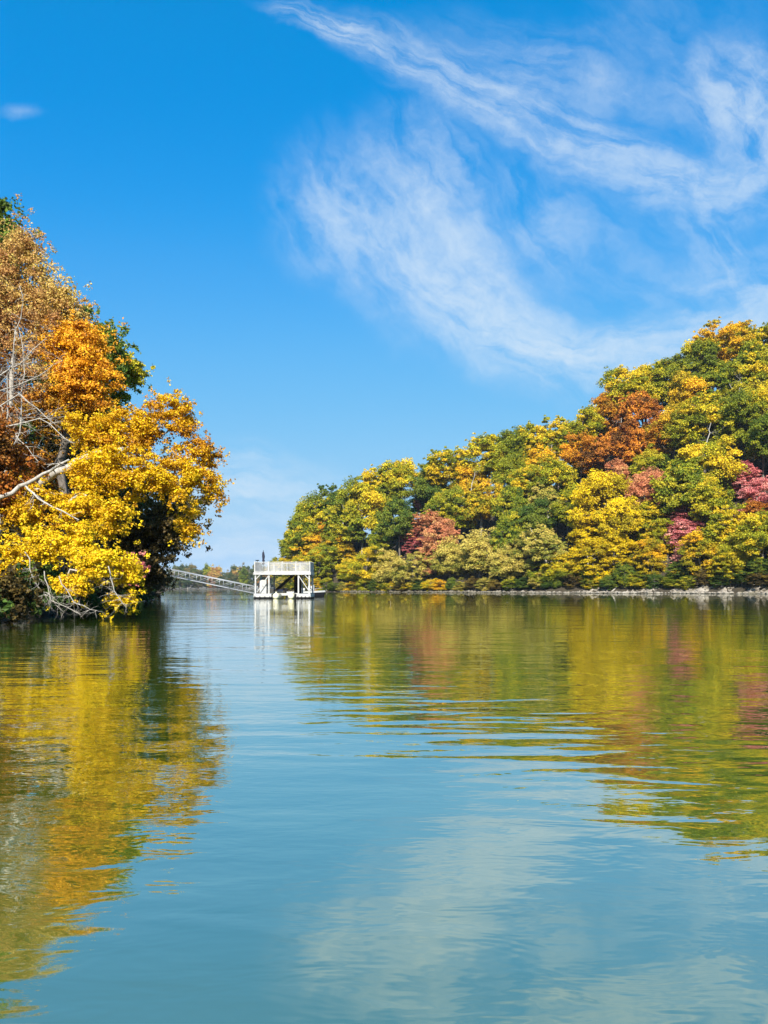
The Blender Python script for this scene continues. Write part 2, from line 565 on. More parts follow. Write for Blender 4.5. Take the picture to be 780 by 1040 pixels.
AX = np.array([0.7615, -0.6482])      # along-shore unit vector, right headland
TX = []
for _px in range(300, 1000, 20):
    uu = (_px - 390) / F
    Y = np.arange(110.0, 330.0, 1.0)
    P = np.stack([uu * Y, Y], 1)
    s_ = seg_dist(P, RPOLY)
    vc = (HZ - (outline_y(_px) + 22)) / F
    need = CAMH + vc * Y - 11.0
    ok = np.where((s_ > 0) & (2.0 + 0.82 * s_ >= need))[0]
    if len(ok):
        TX.append((P[ok[0]] @ AX, need[ok[0]]))
TX.sort()
TXa = np.array(TX)


def hnoise(P, sc, seed=0):
    x, y = P[:, 0] / sc, P[:, 1] / sc
    return (np.sin(x * 1.7 + seed) * np.cos(y * 1.3 + 2 * seed) + 0.5 * np.sin(x * 3.9 + y * 2.3 + seed) * np.cos(y * 4.1 - x + seed)
            + 0.25 * np.sin(x * 8.3 - y * 5.1) * np.cos(y * 9.7 + seed))


def h_right(P):
    P = np.atleast_2d(np.asarray(P, float))
    s = seg_dist(P, RPOLY) + 0.6 * hnoise(P, 7.0, 1.3)
    t = P @ AX
    cap = np.interp(t, TXa[:, 0], TXa[:, 1])
    cap = np.maximum(cap, 4)
    bankh = np.interp(P[:, 0], [-30, 15, 35, 75, 120], [0.4, 0.55, 1.0, 2.0, 2.4])
    bank = np.clip(s / 3.0, -1.5, 1) * bankh
    h = bank + np.maximum(s - 3.0, 0) * 0.80
    cap = cap + bankh
    h = np.where(h > cap - 6, cap - 6 + 6 * np.tanh(np.maximum(h - cap + 6, 0) / 6), h)
    return h + np.clip(s / 12, 0, 1) * 0.7 * hnoise(P, 16.0, 0.4)


def h_left(P):
    P = np.atleast_2d(np.asarray(P, float))
    s = seg_dist(P, LPOLY) + 0.35 * hnoise(P, 3.0, 2.1)
    h = np.clip(s / 1.0, -1.5, 1) * 0.55 + np.clip(s - 1.0, 0, 14) * 0.42 + np.clip(s - 15, 0, 60) * 0.2
    return h + np.clip(s / 6, 0, 1) * 0.25 * hnoise(P, 6.0, 0.9)


def grid_mesh(name, xs, ys, hf, clip=-1.4):
    X, Y = np.meshgrid(xs, ys)
    P = np.stack([X.ravel(), Y.ravel()], 1)
    Z = np.maximum(hf(P), clip)
    nx, ny = len(xs), len(ys)
    idx = np.arange(nx * ny).reshape(ny, nx)
    q = np.stack([idx[:-1, :-1].ravel(), idx[:-1, 1:].ravel(), idx[1:, 1:].ravel(), idx[1:, :-1].ravel()], 1)
    keep = (Z[q] > clip + 0.01).any(1)
    return np_mesh(name, np.column_stack([P, Z]), q[keep], smooth=True)


def soil_mat():
    m, t = new_mat('leaf_littered_soil')
    co = t.n('ShaderNodeTexCoord').outputs['Object']
    n1 = t.n('ShaderNodeTexNoise', None, Vector=co, Scale=0.7, Detail=8.0, Roughness=0.7).outputs[0]
    n2 = t.n('ShaderNodeTexNoise', None, Vector=co, Scale=9.0, Detail=6.0, Roughness=0.75).outputs[0]
    c = t.ramp(n1, [(0.3, (0.02, 0.016, 0.009)), (0.55, (0.045, 0.034, 0.018)), (0.75, (0.035, 0.04, 0.014))])
    c = t.mix(t.mr(n2, 0.55, 0.7, 0, 0.6), c, (0.20, 0.12, 0.035))
    bp = t.n('ShaderNodeBump', None, Strength=0.8, Distance=0.15, Height=n2)
    b = t.n('ShaderNodeBsdfPrincipled', None, Base_Color=c, Roughness=0.95, Normal=bp.outputs[0])
    t.n('ShaderNodeOutputMaterial', None, Surface=b.outputs[0])
    return m


def rock_mat(name, c0, c1, c2):
    m, t = new_mat(name)
    co = t.n('ShaderNodeTexCoord').outputs['Object']
    mp = t.n('ShaderNodeMapping', None, Vector=co, Scale=(0.5, 0.5, 2.6)).outputs[0]
    n1 = t.n('ShaderNodeTexNoise', None, Vector=mp, Scale=1.1, Detail=9.0, Roughness=0.72).outputs[0]
    n2 = t.n('ShaderNodeTexNoise', None, Vector=co, Scale=0.35, Detail=5.0, Roughness=0.6).outputs[0]
    c = t.ramp(n1, [(0.34, c0), (0.5, c1), (0.66, c2)])
    c = t.mix(t.mr(n2, 0.5, 0.68, 0, 0.7), c, (0.12, 0.10, 0.05))
    vz = t.n('ShaderNodeSeparateXYZ', None, _0=co).outputs[2]
    c = t.mix(t.mr(vz, 0.0, 0.28, 0.75, 0.0), c, (0.05, 0.05, 0.035))      # wet waterline stain
    vx = t.n('ShaderNodeSeparateXYZ', None, _0=co).outputs[0]
    c = t.mix(t.mr(vx, 8.0, 46.0, 0.8, 0.0), c, (0.09, 0.075, 0.045))      # the pale rock gives way to brown earth
    bp = t.n('ShaderNodeBump', None, Strength=0.9, Distance=0.25, Height=n1)
    b = t.n('ShaderNodeBsdfPrincipled', None, Base_Color=c, Roughness=0.9, Normal=bp.outputs[0])
    t.n('ShaderNodeOutputMaterial', None, Surface=b.outputs[0])
    return m


SOIL = soil_mat()
ROCK = rock_mat('pale_shore_rock', (0.09, 0.075, 0.06), (0.27, 0.235, 0.19), (0.48, 0.43, 0.36))

bed = link('ground', np_mesh('ground', [(-9000, -3000, -2.6), (9000, -3000, -2.6), (9000, 15000, -2.6), (-9000, 15000, -2.6)],
                             np.array([[0, 1, 2, 3]])), None, SOIL)
tag(bed, kind='structure')
hr = link('hill', grid_mesh('hill', np.arange(-54, 420, 2.4), np.arange(40, 440, 2.4), h_right), None, SOIL)
tag(hr, kind='structure')
hl = link('terrain', grid_mesh('terrain', np.concatenate([np.arange(-160, -50, 5), np.arange(-50, -5, 0.8)]),
                               np.concatenate([np.arange(-40, 14, 3), np.arange(14, 150, 1.0)]), h_left), None, SOIL)
tag(hl, kind='structure')


def bank_mesh():
    pl = np.array([(118, 100), (88, 126), (72.7, 140), (56, 156), (38, 170), (20, 187), (4, 203), (-12, 216), (-27, 224)], float)
    L = np.concatenate([[0], np.cumsum(np.linalg.norm(np.diff(pl, axis=0), axis=1))])
    ts = np.arange(0, L[-1], 0.35)
    rng = np.random.default_rng(5)
    rows = np.linspace(0, 1, 12)
    px = np.interp(ts, L, pl[:, 0]); py = np.interp(ts, L, pl[:, 1])
    dx = np.gradient(px); dy = np.gradient(py)
    nn = np.stack([-dy, dx], 1); nn /= np.linalg.norm(nn, axis=1)[:, None]
    if nn[0] @ np.array([0.65, 0.76]) < 0: nn = -nn
    bh = np.interp(px, [-30, 15, 35, 75, 120], [0.35, 0.5, 0.95, 1.95, 2.3])
    bh = bh * (1 + 0.16 * np.sin(ts * 0.31) * np.sin(ts * 0.83 + 1) + 0.08 * np.sin(ts * 2.1))
    V = []
    for r in rows:
        step = np.floor(r * 5 + 0.35 * np.sin(ts * 0.5)) / 5
        dep = -0.9 + 4.0 * (0.55 * r + 0.45 * step)
        jx = 0.45 * np.sin(ts * 0.9 + r * 2) * np.sin(ts * 0.37) + rng.normal(0, 0.22, len(ts))
        z = -0.4 + (bh + 0.4) * r + rng.normal(0, 0.07, len(ts))
        V.append(np.stack([px + nn[:, 0] * (dep + jx), py + nn[:, 1] * (dep + jx), z], 1))
    V = np.array(V)
    nr, nc_ = V.shape[:2]
    idx = np.arange(nr * nc_).reshape(nr, nc_)
    q = np.stack([idx[:-1, :-1].ravel(), idx[1:, :-1].ravel(), idx[1:, 1:].ravel(), idx[:-1, 1:].ravel()], 1)
    return np_mesh('rocky_bank', V.reshape(-1, 3), q, smooth=False)


bank = link('rocky_bank', bank_mesh(), None, ROCK)
tag(bank, kind='structure')


# loose stones along the right shore
def stones(name, n, path, smin, smax, seed, spread, mat):
    rng = np.random.default_rng(seed)
    pl = np.array(path, float)
    L = np.concatenate([[0], np.cumsum(np.linalg.norm(np.diff(pl, axis=0), axis=1))])
    bm = bmesh.new()
    bmesh.ops.create_icosphere(bm, subdivisions=1, radius=1)
    b0 = np.array([v_.co[:] for v_ in bm.verts]); f0 = np.array([[v_.index for v_ in f.verts] for f in bm.faces])
    bm.free()
    VV, FF = [], []
    for i in range(n):
        t = rng.uniform(0, L[-1])
        c = np.array([np.interp(t, L, pl[:, 0]), np.interp(t, L, pl[:, 1])]) + rng.uniform(-spread, spread, 2)
        s = rng.uniform(smin, smax) ** 1.0
        vv = b0 * (1 + rng.uniform(-0.28, 0.28, (len(b0), 1))) * np.array([s * rng.uniform(0.8, 1.6), s, s * rng.uniform(0.4, 0.8)])
        a = rng.uniform(0, 6.28)
        vv = vv @ np.array([[math.cos(a), math.sin(a), 0], [-math.sin(a), math.cos(a), 0], [0, 0, 1]])
        VV.append(vv + np.array([c[0], c[1], rng.uniform(0.0, 0.25)])); FF.append(f0 + i * len(b0))
    return link(name, np_mesh(name, np.concatenate(VV), np.concatenate(FF)), None, mat)


st = stones('shore_stones', 520, [(88, 125), (72.7, 139), (56, 155), (38, 169), (20, 186), (4, 202), (-12, 215)], 0.14, 0.55, 3, 0.9, ROCK)
tag(st, 'loose pale stones strewn along the waterline below the right hillside', 'stones', kind='stuff')

# ------------------------------------------------------------------ water
def water_mat():
    m, t = new_mat('lake_water')
    co = t.n('ShaderNodeTexCoord').outputs['Object']

    def nz(scale, sx, sy, rot, det, rough=0.5, dist=0.0, loc=0.0):
        mp = t.n('ShaderNodeMapping', None, Vector=co, Scale=(sx, sy, 1), Rotation=(0, 0, R(rot)), Location=(loc, loc * 0.7, 0)).outputs[0]
        return t.n('ShaderNodeTexNoise', {'noise_dimensions': '2D'}, Vector=mp, Scale=scale, Detail=det, Roughness=rough,
                   Distortion=dist).outputs[0]
    swell = nz(0.42, 0.55, 1.0, 8, 1.0)
    mid = nz(1.7, 0.42, 1.0, -6, 2.0, 0.5, 0.3, 3.0)
    cross = nz(1.6, 0.38, 1.0, 28, 1.5, 0.5, 0.2, 9.0)
    small = nz(5.0, 0.45, 1.0, 4, 3.0, 0.6, 0.2, 5.0)
    patch = nz(0.05, 0.5, 1.0, 0, 3.0, 0.6, 0.5, 1.0)
    calm = t.mr(patch, 0.35, 0.65, 0.55, 1.35)
    # real wave heights in metres
    h = t.math('MULTIPLY', swell, 0.018)
    h = t.math('ADD', h, t.math('MULTIPLY', mid, 0.0075))
    h = t.math('ADD', h, t.math('MULTIPLY', cross, 0.006))
    h = t.math('ADD', h, t.math('MULTIPLY', small, 0.0030))
    # a boat's old wake running obliquely across the right half
    wr = t.n('ShaderNodeMapping', {'vector_type': 'TEXTURE'}, Vector=co, Location=(1.5, 5.2, 0), Rotation=(0, 0, R(-62)), Scale=(5.2, 2.1, 1)).outputs[0]
    wl = t.mr(t.n('ShaderNodeVectorMath', {'operation': 'LENGTH'}, _0=wr).outputs['Value'], 0.2, 1.0, 1.0, 0.0)
    wk = nz(3.4, 0.24, 1.0, -12, 1.0, 0.4, 0.4, 13.0)
    h = t.math('ADD', h, t.math('MULTIPLY', t.math('MULTIPLY', wk, wl), 0.019))
    h = t.math('MULTIPLY', h, calm)
    bp = t.n('ShaderNodeBump', None, Strength=1.0, Distance=1.0, Height=h)
    murk = nz(0.25, 1, 1, 0, 3.0, 0.6, 0.4, 7.0)
    c = t.ramp(murk, [(0.35, (0.062, 0.104, 0.008)), (0.65, (0.078, 0.122, 0.013))])
    fr_ = t.n('ShaderNodeFresnel', None, IOR=1.33, Normal=bp.outputs[0]).outputs[0]
    fac = t.math('POWER', fr_, 0.285)
    d = t.n('ShaderNodeBsdfDiffuse', None, Color=c, Roughness=0.0)
    g = t.n('ShaderNodeBsdfGlossy', None, Color=(0.97, 0.98, 0.96, 1), Roughness=0.0, Normal=bp.outputs[0])
    mx = t.n('ShaderNodeMixShader', None, _0=fac, _1=d.outputs[0], _2=g.outputs[0])
    t.n('ShaderNodeOutputMaterial', None, Surface=mx.outputs[0])
    return m


wat = link('water', np_mesh('water', [(-9000, -200, 0), (9000, -200, 0), (9000, 14000, 0), (-9000, 14000, 0)],
                            np.array([[0, 1, 2, 3]])), None, water_mat())
tag(wat, kind='structure')

# ------------------------------------------------------------------ right hillside trees
ORD = ['first', 'second', 'third', 'fourth', 'fifth', 'sixth', 'seventh', 'eighth', 'ninth', 'tenth', 'eleventh', 'twelfth',
       'thirteenth', 'fourteenth', 'fifteenth', 'sixteenth', 'seventeenth', 'eighteenth', 'nineteenth', 'twentieth',
       'twenty-first', 'twenty-second', 'twenty-third', 'twenty-fourth', 'twenty-fifth', 'twenty-sixth', 'twenty-seventh',
       'twenty-eighth', 'twenty-ninth', 'thirtieth']
ORD += ['thirty-' + w for w in ORD[:9]] + ['fortieth'] + ['forty-' + w for w in ORD[:9]] + ['fiftieth']
PROTO = {}
for form, k in (('tall', 8), ('bushy', 5), ('layer', 3)):
    for i in range(k):
        PROTO[(form, i)] = make_proto(100 * len(form) + i * 7 + 1, form, cr=(1.12, 0.85, 1.3, 1.0, 1.45, 0.9, 1.2, 1.05)[i],
                                      nc=(105, 150, 84, 115, 70, 135, 92, 100)[i], per=int((230 if form != 'layer' else 170) * (1.0, .62, 1.25, .9, 1.5, .7, 1.1, .75)[i]), leaf=0.31)

# (px, py, radius px, leaf kind, form)
HT = [
 (290,572,12,'olive','bushy'),(297,548,13,'olive','tall'),(305,528,13,'green','tall'),(322,512,18,'olive','tall'),(335,560,16,'olive','bushy'),(318,560,17,'gold','bushy'),(312,522,19,'olive','tall'),(300,545,16,'green','tall'),(329,543,14,'orange','tall'),(343,506,19,'dark','tall'),(349,535,20,'green','tall'),
 (368,518,23,'olive','tall'),(379,490,20,'olive','tall'),(406,532,20,'dark','tall'),(410,492,22,'olive','tall'),
 (392,508,18,'green','tall'),(449,478,24,'olive','tall'),(437,500,18,'dark','tall'),(431,511,8,'pink','tall'),
 (441,541,17,'salmon','layer'),(422,549,14,'pink','layer'),(476,487,16,'gold','tall'),(497,462,24,'olive','tall'),
 (489,512,20,'gold','tall'),(520,462,22,'olive','tall'),(517,543,18,'green','tall'),(465,520,19,'olive','tall'),
 (398,577,16,'cream','bushy'),(420,580,16,'cream','bushy'),(457,567,19,'cream','bushy'),(487,563,22,'cream','bushy'),
 (512,572,18,'cream','bushy'),(371,576,17,'olive','bushy'),(345,560,14,'gold','bushy'),(352,580,13,'olive','bushy'),(325,575,15,'green','bushy'),
 (385,556,16,'green','bushy'),(437,570,14,'salmon','bushy'),(452,548,17,'salmon','tall'),(684,514,13,'pink','layer'),(664,520,12,'salmon','layer'),(305,580,12,'olive','bushy'),
 (546,453,22,'olive','tall'),(574,446,21,'olive','tall'),(603,418,20,'orange','tall'),(636,397,25,'olive','tall'),
 (656,394,20,'olive','tall'),(680,385,22,'olive','tall'),(704,374,22,'olive','tall'),(731,359,22,'gold','tall'),
 (750,347,20,'gold','tall'),(776,362,24,'olive','tall'),(766,388,24,'olive','tall'),(756,414,22,'green','tall'),
 (701,405,22,'gold','tall'),(730,397,22,'green','tall'),(592,438,20,'olive','tall'),(622,420,18,'orange','tall'),
 (652,430,25,'russet','tall'),(627,461,24,'russet','tall'),(662,452,18,'orange','tall'),(590,464,18,'orange','tall'),(683,443,22,'gold','tall'),
 (715,436,25,'olive','tall'),(744,432,25,'olive','tall'),(775,450,22,'green','tall'),
 (521,487,20,'olive','tall'),(554,476,20,'gold','tall'),(536,496,18,'olive','tall'),(568,494,20,'olive','tall'),
 (521,517,18,'green','tall'),(541,531,18,'dark','tall'),(556,511,17,'cream','tall'),(577,521,18,'olive','tall'),
 (609,512,26,'yellow','tall'),(633,532,22,'yellow','tall'),(598,541,20,'yellow','bushy'),(655,501,20,'salmon','tall'),(672,508,14,'pink','layer'),
 (627,486,14,'salmon','tall'),(658,534,19,'olive','bushy'),(696,500,24,'green','tall'),(718,479,26,'olive','tall'),
 (724,512,22,'olive','tall'),(757,488,17,'pink','layer'),(768,508,18,'pink','layer'),(768,530,17,'russet','layer'),
 (700,526,14,'pink','layer'),(694,545,17,'pink','layer'),(697,564,14,'pink','layer'),
 (532,567,20,'cream','bushy'),(554,556,20,'cream','tall'),(572,577,17,'olive','bushy'),(598,568,20,'yellow','bushy'),
 (623,563,19,'yellow','bushy'),(633,581,11,'dark','bushy'),(662,567,17,'gold','bushy'),(678,548,16,'olive','bushy'),
 (714,566,21,'gold','bushy'),(733,541,22,'olive','tall'),(750,560,22,'green','bushy'),(775,545,22,'olive','tall'),
 (768,580,14,'dark','bushy'),(742,578,16,'olive','bushy'),(690,582,11,'dark','bushy'),(548,584,12,'green','bushy'),(600,585,9,'green','bushy'),
 (775,420,22,'olive','tall'),
]
for px in range(800, 900, 24):     # just outside the frame, for a step to the side
    for py, kd in ((340, 'olive'), (390, 'gold'), (440, 'green'), (495, 'russet'), (545, 'olive')):
        HT.append((px + (py % 7) * 2, py + px % 9, 24, kd, 'tall' if py < 540 else 'bushy'))

rnd = random.Random(11)
placed = []
LOOKS = {'green': 'mid-green', 'dark': 'dark green', 'olive': 'olive-green', 'gold': 'yellow-green', 'yellow': 'bright yellow',
         'orange': 'orange', 'russet': 'russet brown', 'pink': 'pinkish red', 'salmon': 'salmon pink', 'cream': 'pale creamy green',
         'tan': 'tan', 'umber': 'dull brown', 'far': 'hazy green'}


def put_tree(x, y, z, rad, H, kind, form, px, py, fill=False):
    sc = rad / 5.5
    hz = H / 16.0
    tm, cm = PROTO[(form, rnd.randrange({'tall': 8, 'bushy': 5, 'layer': 3}[form]))]
    nm = {'bushy': 'leafy_shrub' if H < 7 else 'broadleaf_tree', 'tall': 'broadleaf_tree', 'layer': 'maple_tree'}[form]
    root = empty(nm, (x, y, z), rz=rnd.uniform(0, 6.28))
    root.scale = (sc * rnd.uniform(0.92, 1.1), sc * rnd.uniform(0.92, 1.1), hz)
    a = bpy.data.objects.new('trunk', tm); COL.objects.link(a); a.parent = root
    b = bpy.data.objects.new('crown', cm); COL.objects.link(b); b.parent = root
    if not tm.materials: tm.materials.append(BARKP if len(placed) % 3 == 0 else BARK)
    if not cm.materials: cm.materials.append(LM['green'])
    b.material_slots[0].link = 'OBJECT'
    b.material_slots[0].material = LM[kind]
    placed.append(dict(root=root, x=x, y=y, z=z, kind=kind, form=form, px=px, py=py, rp=rad / y * F, H=H, fill=fill))


def find_spot(px, py, rp, form):
    uu = (px - 390) / F
    vv = (HZ - py) / F
    best = None
    for Y in np.arange(100, 330, 1.0):
        P = np.array([[uu * Y, Y]])
        s_ = seg_dist(P, RPOLY)[0]
        if s_ < 2.2:
            continue
        rad = rp / F * Y * 1.18
        H = rad * (2.9 if form == 'tall' else 2.25 if form == 'bushy' else 2.3)
        hc = H * (0.62 if form == 'tall' else 0.5)
        z = h_right(P)[0]
        if best is None or s_ > best[0]: best = (s_, Y, z, rad)
        if s_ < best[0] - 3: break
        if z + hc >= CAMH + vv * Y:
            # shorten so the crown centre lands right when the shore itself is already high enough
            hc2 = max(CAMH + vv * Y - z, hc * 0.55)
            return uu * Y, Y, z, rad, H * hc2 / hc
    if best is None: return None
    _, Y, z, rad = best
    return uu * Y, Y, z, rad * 1.1, (CAMH + vv * Y - z) / (0.62 if form == 'tall' else 0.5)


for (px, py, rp, kd, form) in HT:
    r = find_spot(px, py, rp, form)
    if r is None:
        print('no spot', px, py)
        continue
    x, y, z, rad, H = r
    lim = max(outline_y(px + k_ * rp) for k_ in (-0.5, -0.25, 0, 0.25, 0.5)) - 2
    Hmax = CAMH + (HZ - lim) / F * y - z
    if H * 0.99 > Hmax and px < 790:
        H = max(Hmax, 3.0)
    put_tree(x, y, z, rad, H, kd, form, px, py)

# the wood between them
gx = np.arange(-30, 170, 9.0)
gy = np.arange(95, 300, 9.0)
P = np.array([(a + rnd.uniform(-2.5, 2.5), b + rnd.uniform(-2.5, 2.5)) for a in gx for b in gy])
sd = seg_dist(P, RPOLY)
hh = h_right(P)
nfill = 0
for (a, b), s_, z in zip(P, sd, hh):
    if s_ < 5 or s_ > 85:
        continue
    px = 390 + a / b * F
    if px < 280 or px > 880:
        continue
    if min(math.hypot(a - q['x'], b - q['y']) for q in placed) < 6.5:
        continue
    H = rnd.uniform(12, 16)
    top = HZ - (z + H - CAMH) / b * F
    if top < outline_y(px) + 6 or top > 592:
        continue
    rad = rnd.uniform(4.6, 5.8)
    near = min(placed, key=lambda q: math.hypot(a - q['x'], b - q['y']))
    put_tree(a, b, z, rad, H, rnd.choice(['green', 'olive', 'dark', 'olive', 'green', 'gold']), 'tall', px, HZ - (z + H * 0.6 - CAMH) / b * F, True)
    nfill += 1


def seen_share(q, others):
    n_ = 0; tot = 0
    for i in range(40):
        a_ = rnd.uniform(0, 6.283); r_ = math.sqrt(rnd.random()) * q['rp']
        sx, sy = q['px'] + r_ * math.cos(a_), q['py'] + r_ * math.sin(a_) * 1.1
        tot += 1
        if not any(((sx - o_['px']) / (0.85 * o_['rp'])) ** 2 + ((sy - o_['py']) / (1.0 * o_['rp'])) ** 2 < 1 for o_ in others):
            n_ += 1
    return n_ / tot


for q in [q for q in placed if q['fill']]:
    if seen_share(q, [o_ for o_ in placed if o_['y'] < q['y'] - 2 and abs(o_['px'] - q['px']) < 70]) < 0.05:
        placed.remove(q)
        for ch in list(q['root'].children): bpy.data.objects.remove(ch)
        bpy.data.objects.remove(q['root'])
# low shrubs overhanging the rocks all along the shore
SH = [(110, 107), (88, 126), (72.7, 140), (56, 156), (38, 170), (20, 187), (4, 203), (-12, 216), (-27, 224), (-35, 229)]
SL = np.concatenate([[0], np.cumsum(np.linalg.norm(np.diff(np.array(SH, float), axis=0), axis=1))])
shrubs = []
t_ = 2.0
while t_ < SL[-1]:
    x = np.interp(t_, SL, [p_[0] for p_ in SH]) + 1.3 + rnd.uniform(-.4, .6)
    y = np.interp(t_, SL, [p_[1] for p_ in SH]) + 1.5 + rnd.uniform(-.4, .6)
    z = float(h_right(np.array([[x, y]]))[0])
    H = rnd.uniform(2.6, 4.6)
    n0 = len(placed)
    put_tree(x, y, z - 0.3, rnd.uniform(1.8, 3.0), H, rnd.choice(['olive', 'dark', 'green', 'cream', 'gold', 'dark', 'umber', 'green']), 'bushy',
             390 + x / y * F, HZ - (z + H * .5 - CAMH) / y * F)
    shrubs.append(placed.pop())
    t_ += rnd.uniform(2.6, 4.4)
print('hill trees', len(placed), 'shrubs', len(shrubs))

# label them: colour + band on the slope + counting from the headland tip
def band(q):
    if q['px'] > 784: return 'slope just past the right frame edge'
    d = q['py'] - outline_y(q['px'])
    if q['py'] > 550: return 'bottom row by the water'
    if d < 32: return 'skyline row'
    if d < 75: return 'upper slope'
    if d < 130: return 'middle slope'
    return 'lower slope'


groups = {}
for q in placed:
    groups.setdefault((LOOKS[q['kind']], band(q), q['fill']), []).append(q)
SHP = {'tall': 'rounded tree', 'bushy': 'bushy low tree', 'layer': 'layered maple'}
for (lk, bd, fl), qs in groups.items():
    qs.sort(key=lambda q: q['px'])
    for i, q in enumerate(qs):
        same = f'{ORD[i]} {lk} tree from the headland tip, {bd}' if len(qs) > 1 else f'only {lk} tree on the right hill, {bd}'
        if fl: same = same.replace('tree', 'half-hidden tree', 1)
        tag(q['root'], same, 'tree', 'autumn trees covering the right hillside')

by_kind = {}
for q in shrubs: by_kind.setdefault(LOOKS[q['kind']], []).append(q)
for lk, qs in by_kind.items():
    qs.sort(key=lambda q: q['px'])
    for i, q in enumerate(qs):
        tag(q['root'], f'{ORD[i]} low {lk} shrub from the headland tip, on the rocky shore edge', 'shrub', 'shrubs overhanging the right shore')

# ------------------------------------------------------------------ left bank
def W(px, py, Y):
    return np.array([(px - 390) / F * Y, Y, CAMH + (HZ - py) / F * Y])


def near_tree(name, label, cat, base, blobs, leafk, seed, cr=0.55, per=150, leaf=0.135, flat=0.5, trunk_to=None, bark=BARK,
              tip=0.012, group=None, trunk_r=None, thin=1.0, crown_name='crown', droop=0.15, up=0.5, extra=()):
    """base (x,y); blobs: (px,py,Y,rx_px,ry_px,n,tint); everything in metres at its own depth"""
    rng = np.random.default_rng(seed)
    bx, by = base
    bz = float(h_left([(bx, by)])[0]) - 0.1
    origin = np.array([bx, by, bz])
    root = empty(name, tuple(origin), label, cat, group)
    C, TT = [], []
    for (px, py, Y, rx, ry, n, tint) in blobs:
        c = W(px, py, Y)
        a = rx / F * Y; b = ry / F * Y
        d = rng.standard_normal((n, 3)); d /= np.linalg.norm(d, axis=1)[:, None]
        t = (0.25 + 0.75 * rng.random(n) ** 0.5)[:, None] * bumpy(rng, d, 0.25)[:, None]
        cc = c + d * t * np.array([a, min(a, b) * 0.9, b])
        C.append(cc)
        TT.append(tint + 0.13 * rng.standard_normal(n) + 0.10 * d[:, 2])
    C = np.concatenate(C); TT = np.concatenate(TT)
    ok = C[:, 2] > np.maximum(h_left(C[:, :2]), 0) + 0.35
    C, TT = C[ok], TT[ok]
    C -= origin
    cs = rng.uniform(0.55, 1.35, len(C))
    rad = np.stack([cr * cs, cr * cs, cr * cs * flat], 1)
    V, Fc, tv = leaves(rng, C, rad, int(per * thin), leaf, TT, droop=droop, dome=-0.8, shell=0.35, up=up, jit=0.6)
    ns = len(C)
    dd = rng.standard_normal((ns, 3)); dd /= np.linalg.norm(dd, axis=1)[:, None]
    dd = np.tile(dd, (3, 1)) + 0.8 * rng.standard_normal((3 * ns, 3))
    V2, F2, t2 = leaves(rng, np.tile(C, (3, 1)) + dd * cr * 1.0, np.full((3 * ns, 3), cr * 0.45), 16, leaf, np.tile(TT, 3), dome=-1, shell=0.1)
    crown = np_mesh(crown_name, np.concatenate([V, V2]), np.concatenate([Fc, F2 + len(V)]), {'tint': np.concatenate([tv, t2])})
    link(crown_name, crown, root, LM[leafk])
    tr = trunk_to or [C.mean(0) * np.array([0.5, 0.5, 0.6]), C.mean(0)]
    pts = [np.array([0, 0, -0.6]), np.array([0, 0, 0.0])]
    last = pts[-1]
    for p in tr:
        p = np.array(p, float)
        for f in (0.33, 0.66, 1.0):
            m = last + (p - last) * f
            if f < 1: m = m + rng.normal(0, 0.04, 3) * np.linalg.norm(p - last)
            pts.append(m)
        last = p
    E = grow(rng, pts, C, tip=tip, steps=4, wig=0.16)
    tvv, tf = tubes(E, 6)
    link('trunk', np_mesh('trunk', tvv, tf, smooth=True), root, bark)
    return root


def rel(p, base):
    return p - np.array([base[0], base[1], float(h_left([base])[0]) - 0.1])


GL = 'trees crowding the left bank'
# behind: dark evergreen-looking crowns that close the top of the slope
b = (-27.5, 47.0)
near_tree('broadleaf_tree', 'tall dark green tree at the far left, behind the tan one', 'tree', b,
          [(-20, 290, 47, 40, 88, 110, 0.5), (-4, 238, 46, 14, 32, 34, 0.6)], 'dark', 21, cr=0.95, per=170, leaf=0.22, bark=BARKD, group=GL,
          trunk_to=[rel(W(-24, 330, 47), b)])
b = (-20.5, 50.0)
near_tree('broadleaf_tree', 'dark green tree whose crown tops the orange tree on the left', 'tree', b,
          [(82, 372, 50, 42, 62, 85, 0.45), (98, 360, 50, 26, 30, 40, 0.5), (60, 430, 50, 50, 70, 60, 0.3)], 'dark', 22, cr=0.75, per=170, leaf=0.19, bark=BARKD, group=GL,
          trunk_to=[rel(W(80, 400, 50), b)])
b = (-19.6, 54.0)
near_tree('broadleaf_tree', 'bright green tree poking out above the yellow maple', 'tree', b,
          [(126, 376, 54, 17, 15, 40, 0.95), (105, 415, 54, 25, 45, 36, 0.4)], 'green', 23, cr=0.6, per=170, leaf=0.17, bark=BARKD, group=GL,
          trunk_to=[rel(W(108, 410, 54), b)])
b = (-19.0, 44.0)
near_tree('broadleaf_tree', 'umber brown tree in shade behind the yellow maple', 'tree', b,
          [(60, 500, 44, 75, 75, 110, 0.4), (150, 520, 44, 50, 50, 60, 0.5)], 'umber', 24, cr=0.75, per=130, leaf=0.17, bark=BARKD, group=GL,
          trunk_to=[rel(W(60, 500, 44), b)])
b = (-23.0, 38.0)
near_tree('broadleaf_tree', 'russet tree at the left frame edge behind the bare branches', 'tree', b,
          [(-40, 420, 38, 75, 110, 110, 0.45), (10, 480, 37, 45, 50, 50, 0.6)], 'russet', 25, cr=0.65, per=140, leaf=0.16, bark=BARKD, group=GL,
          trunk_to=[rel(W(-45, 440, 38), b)])
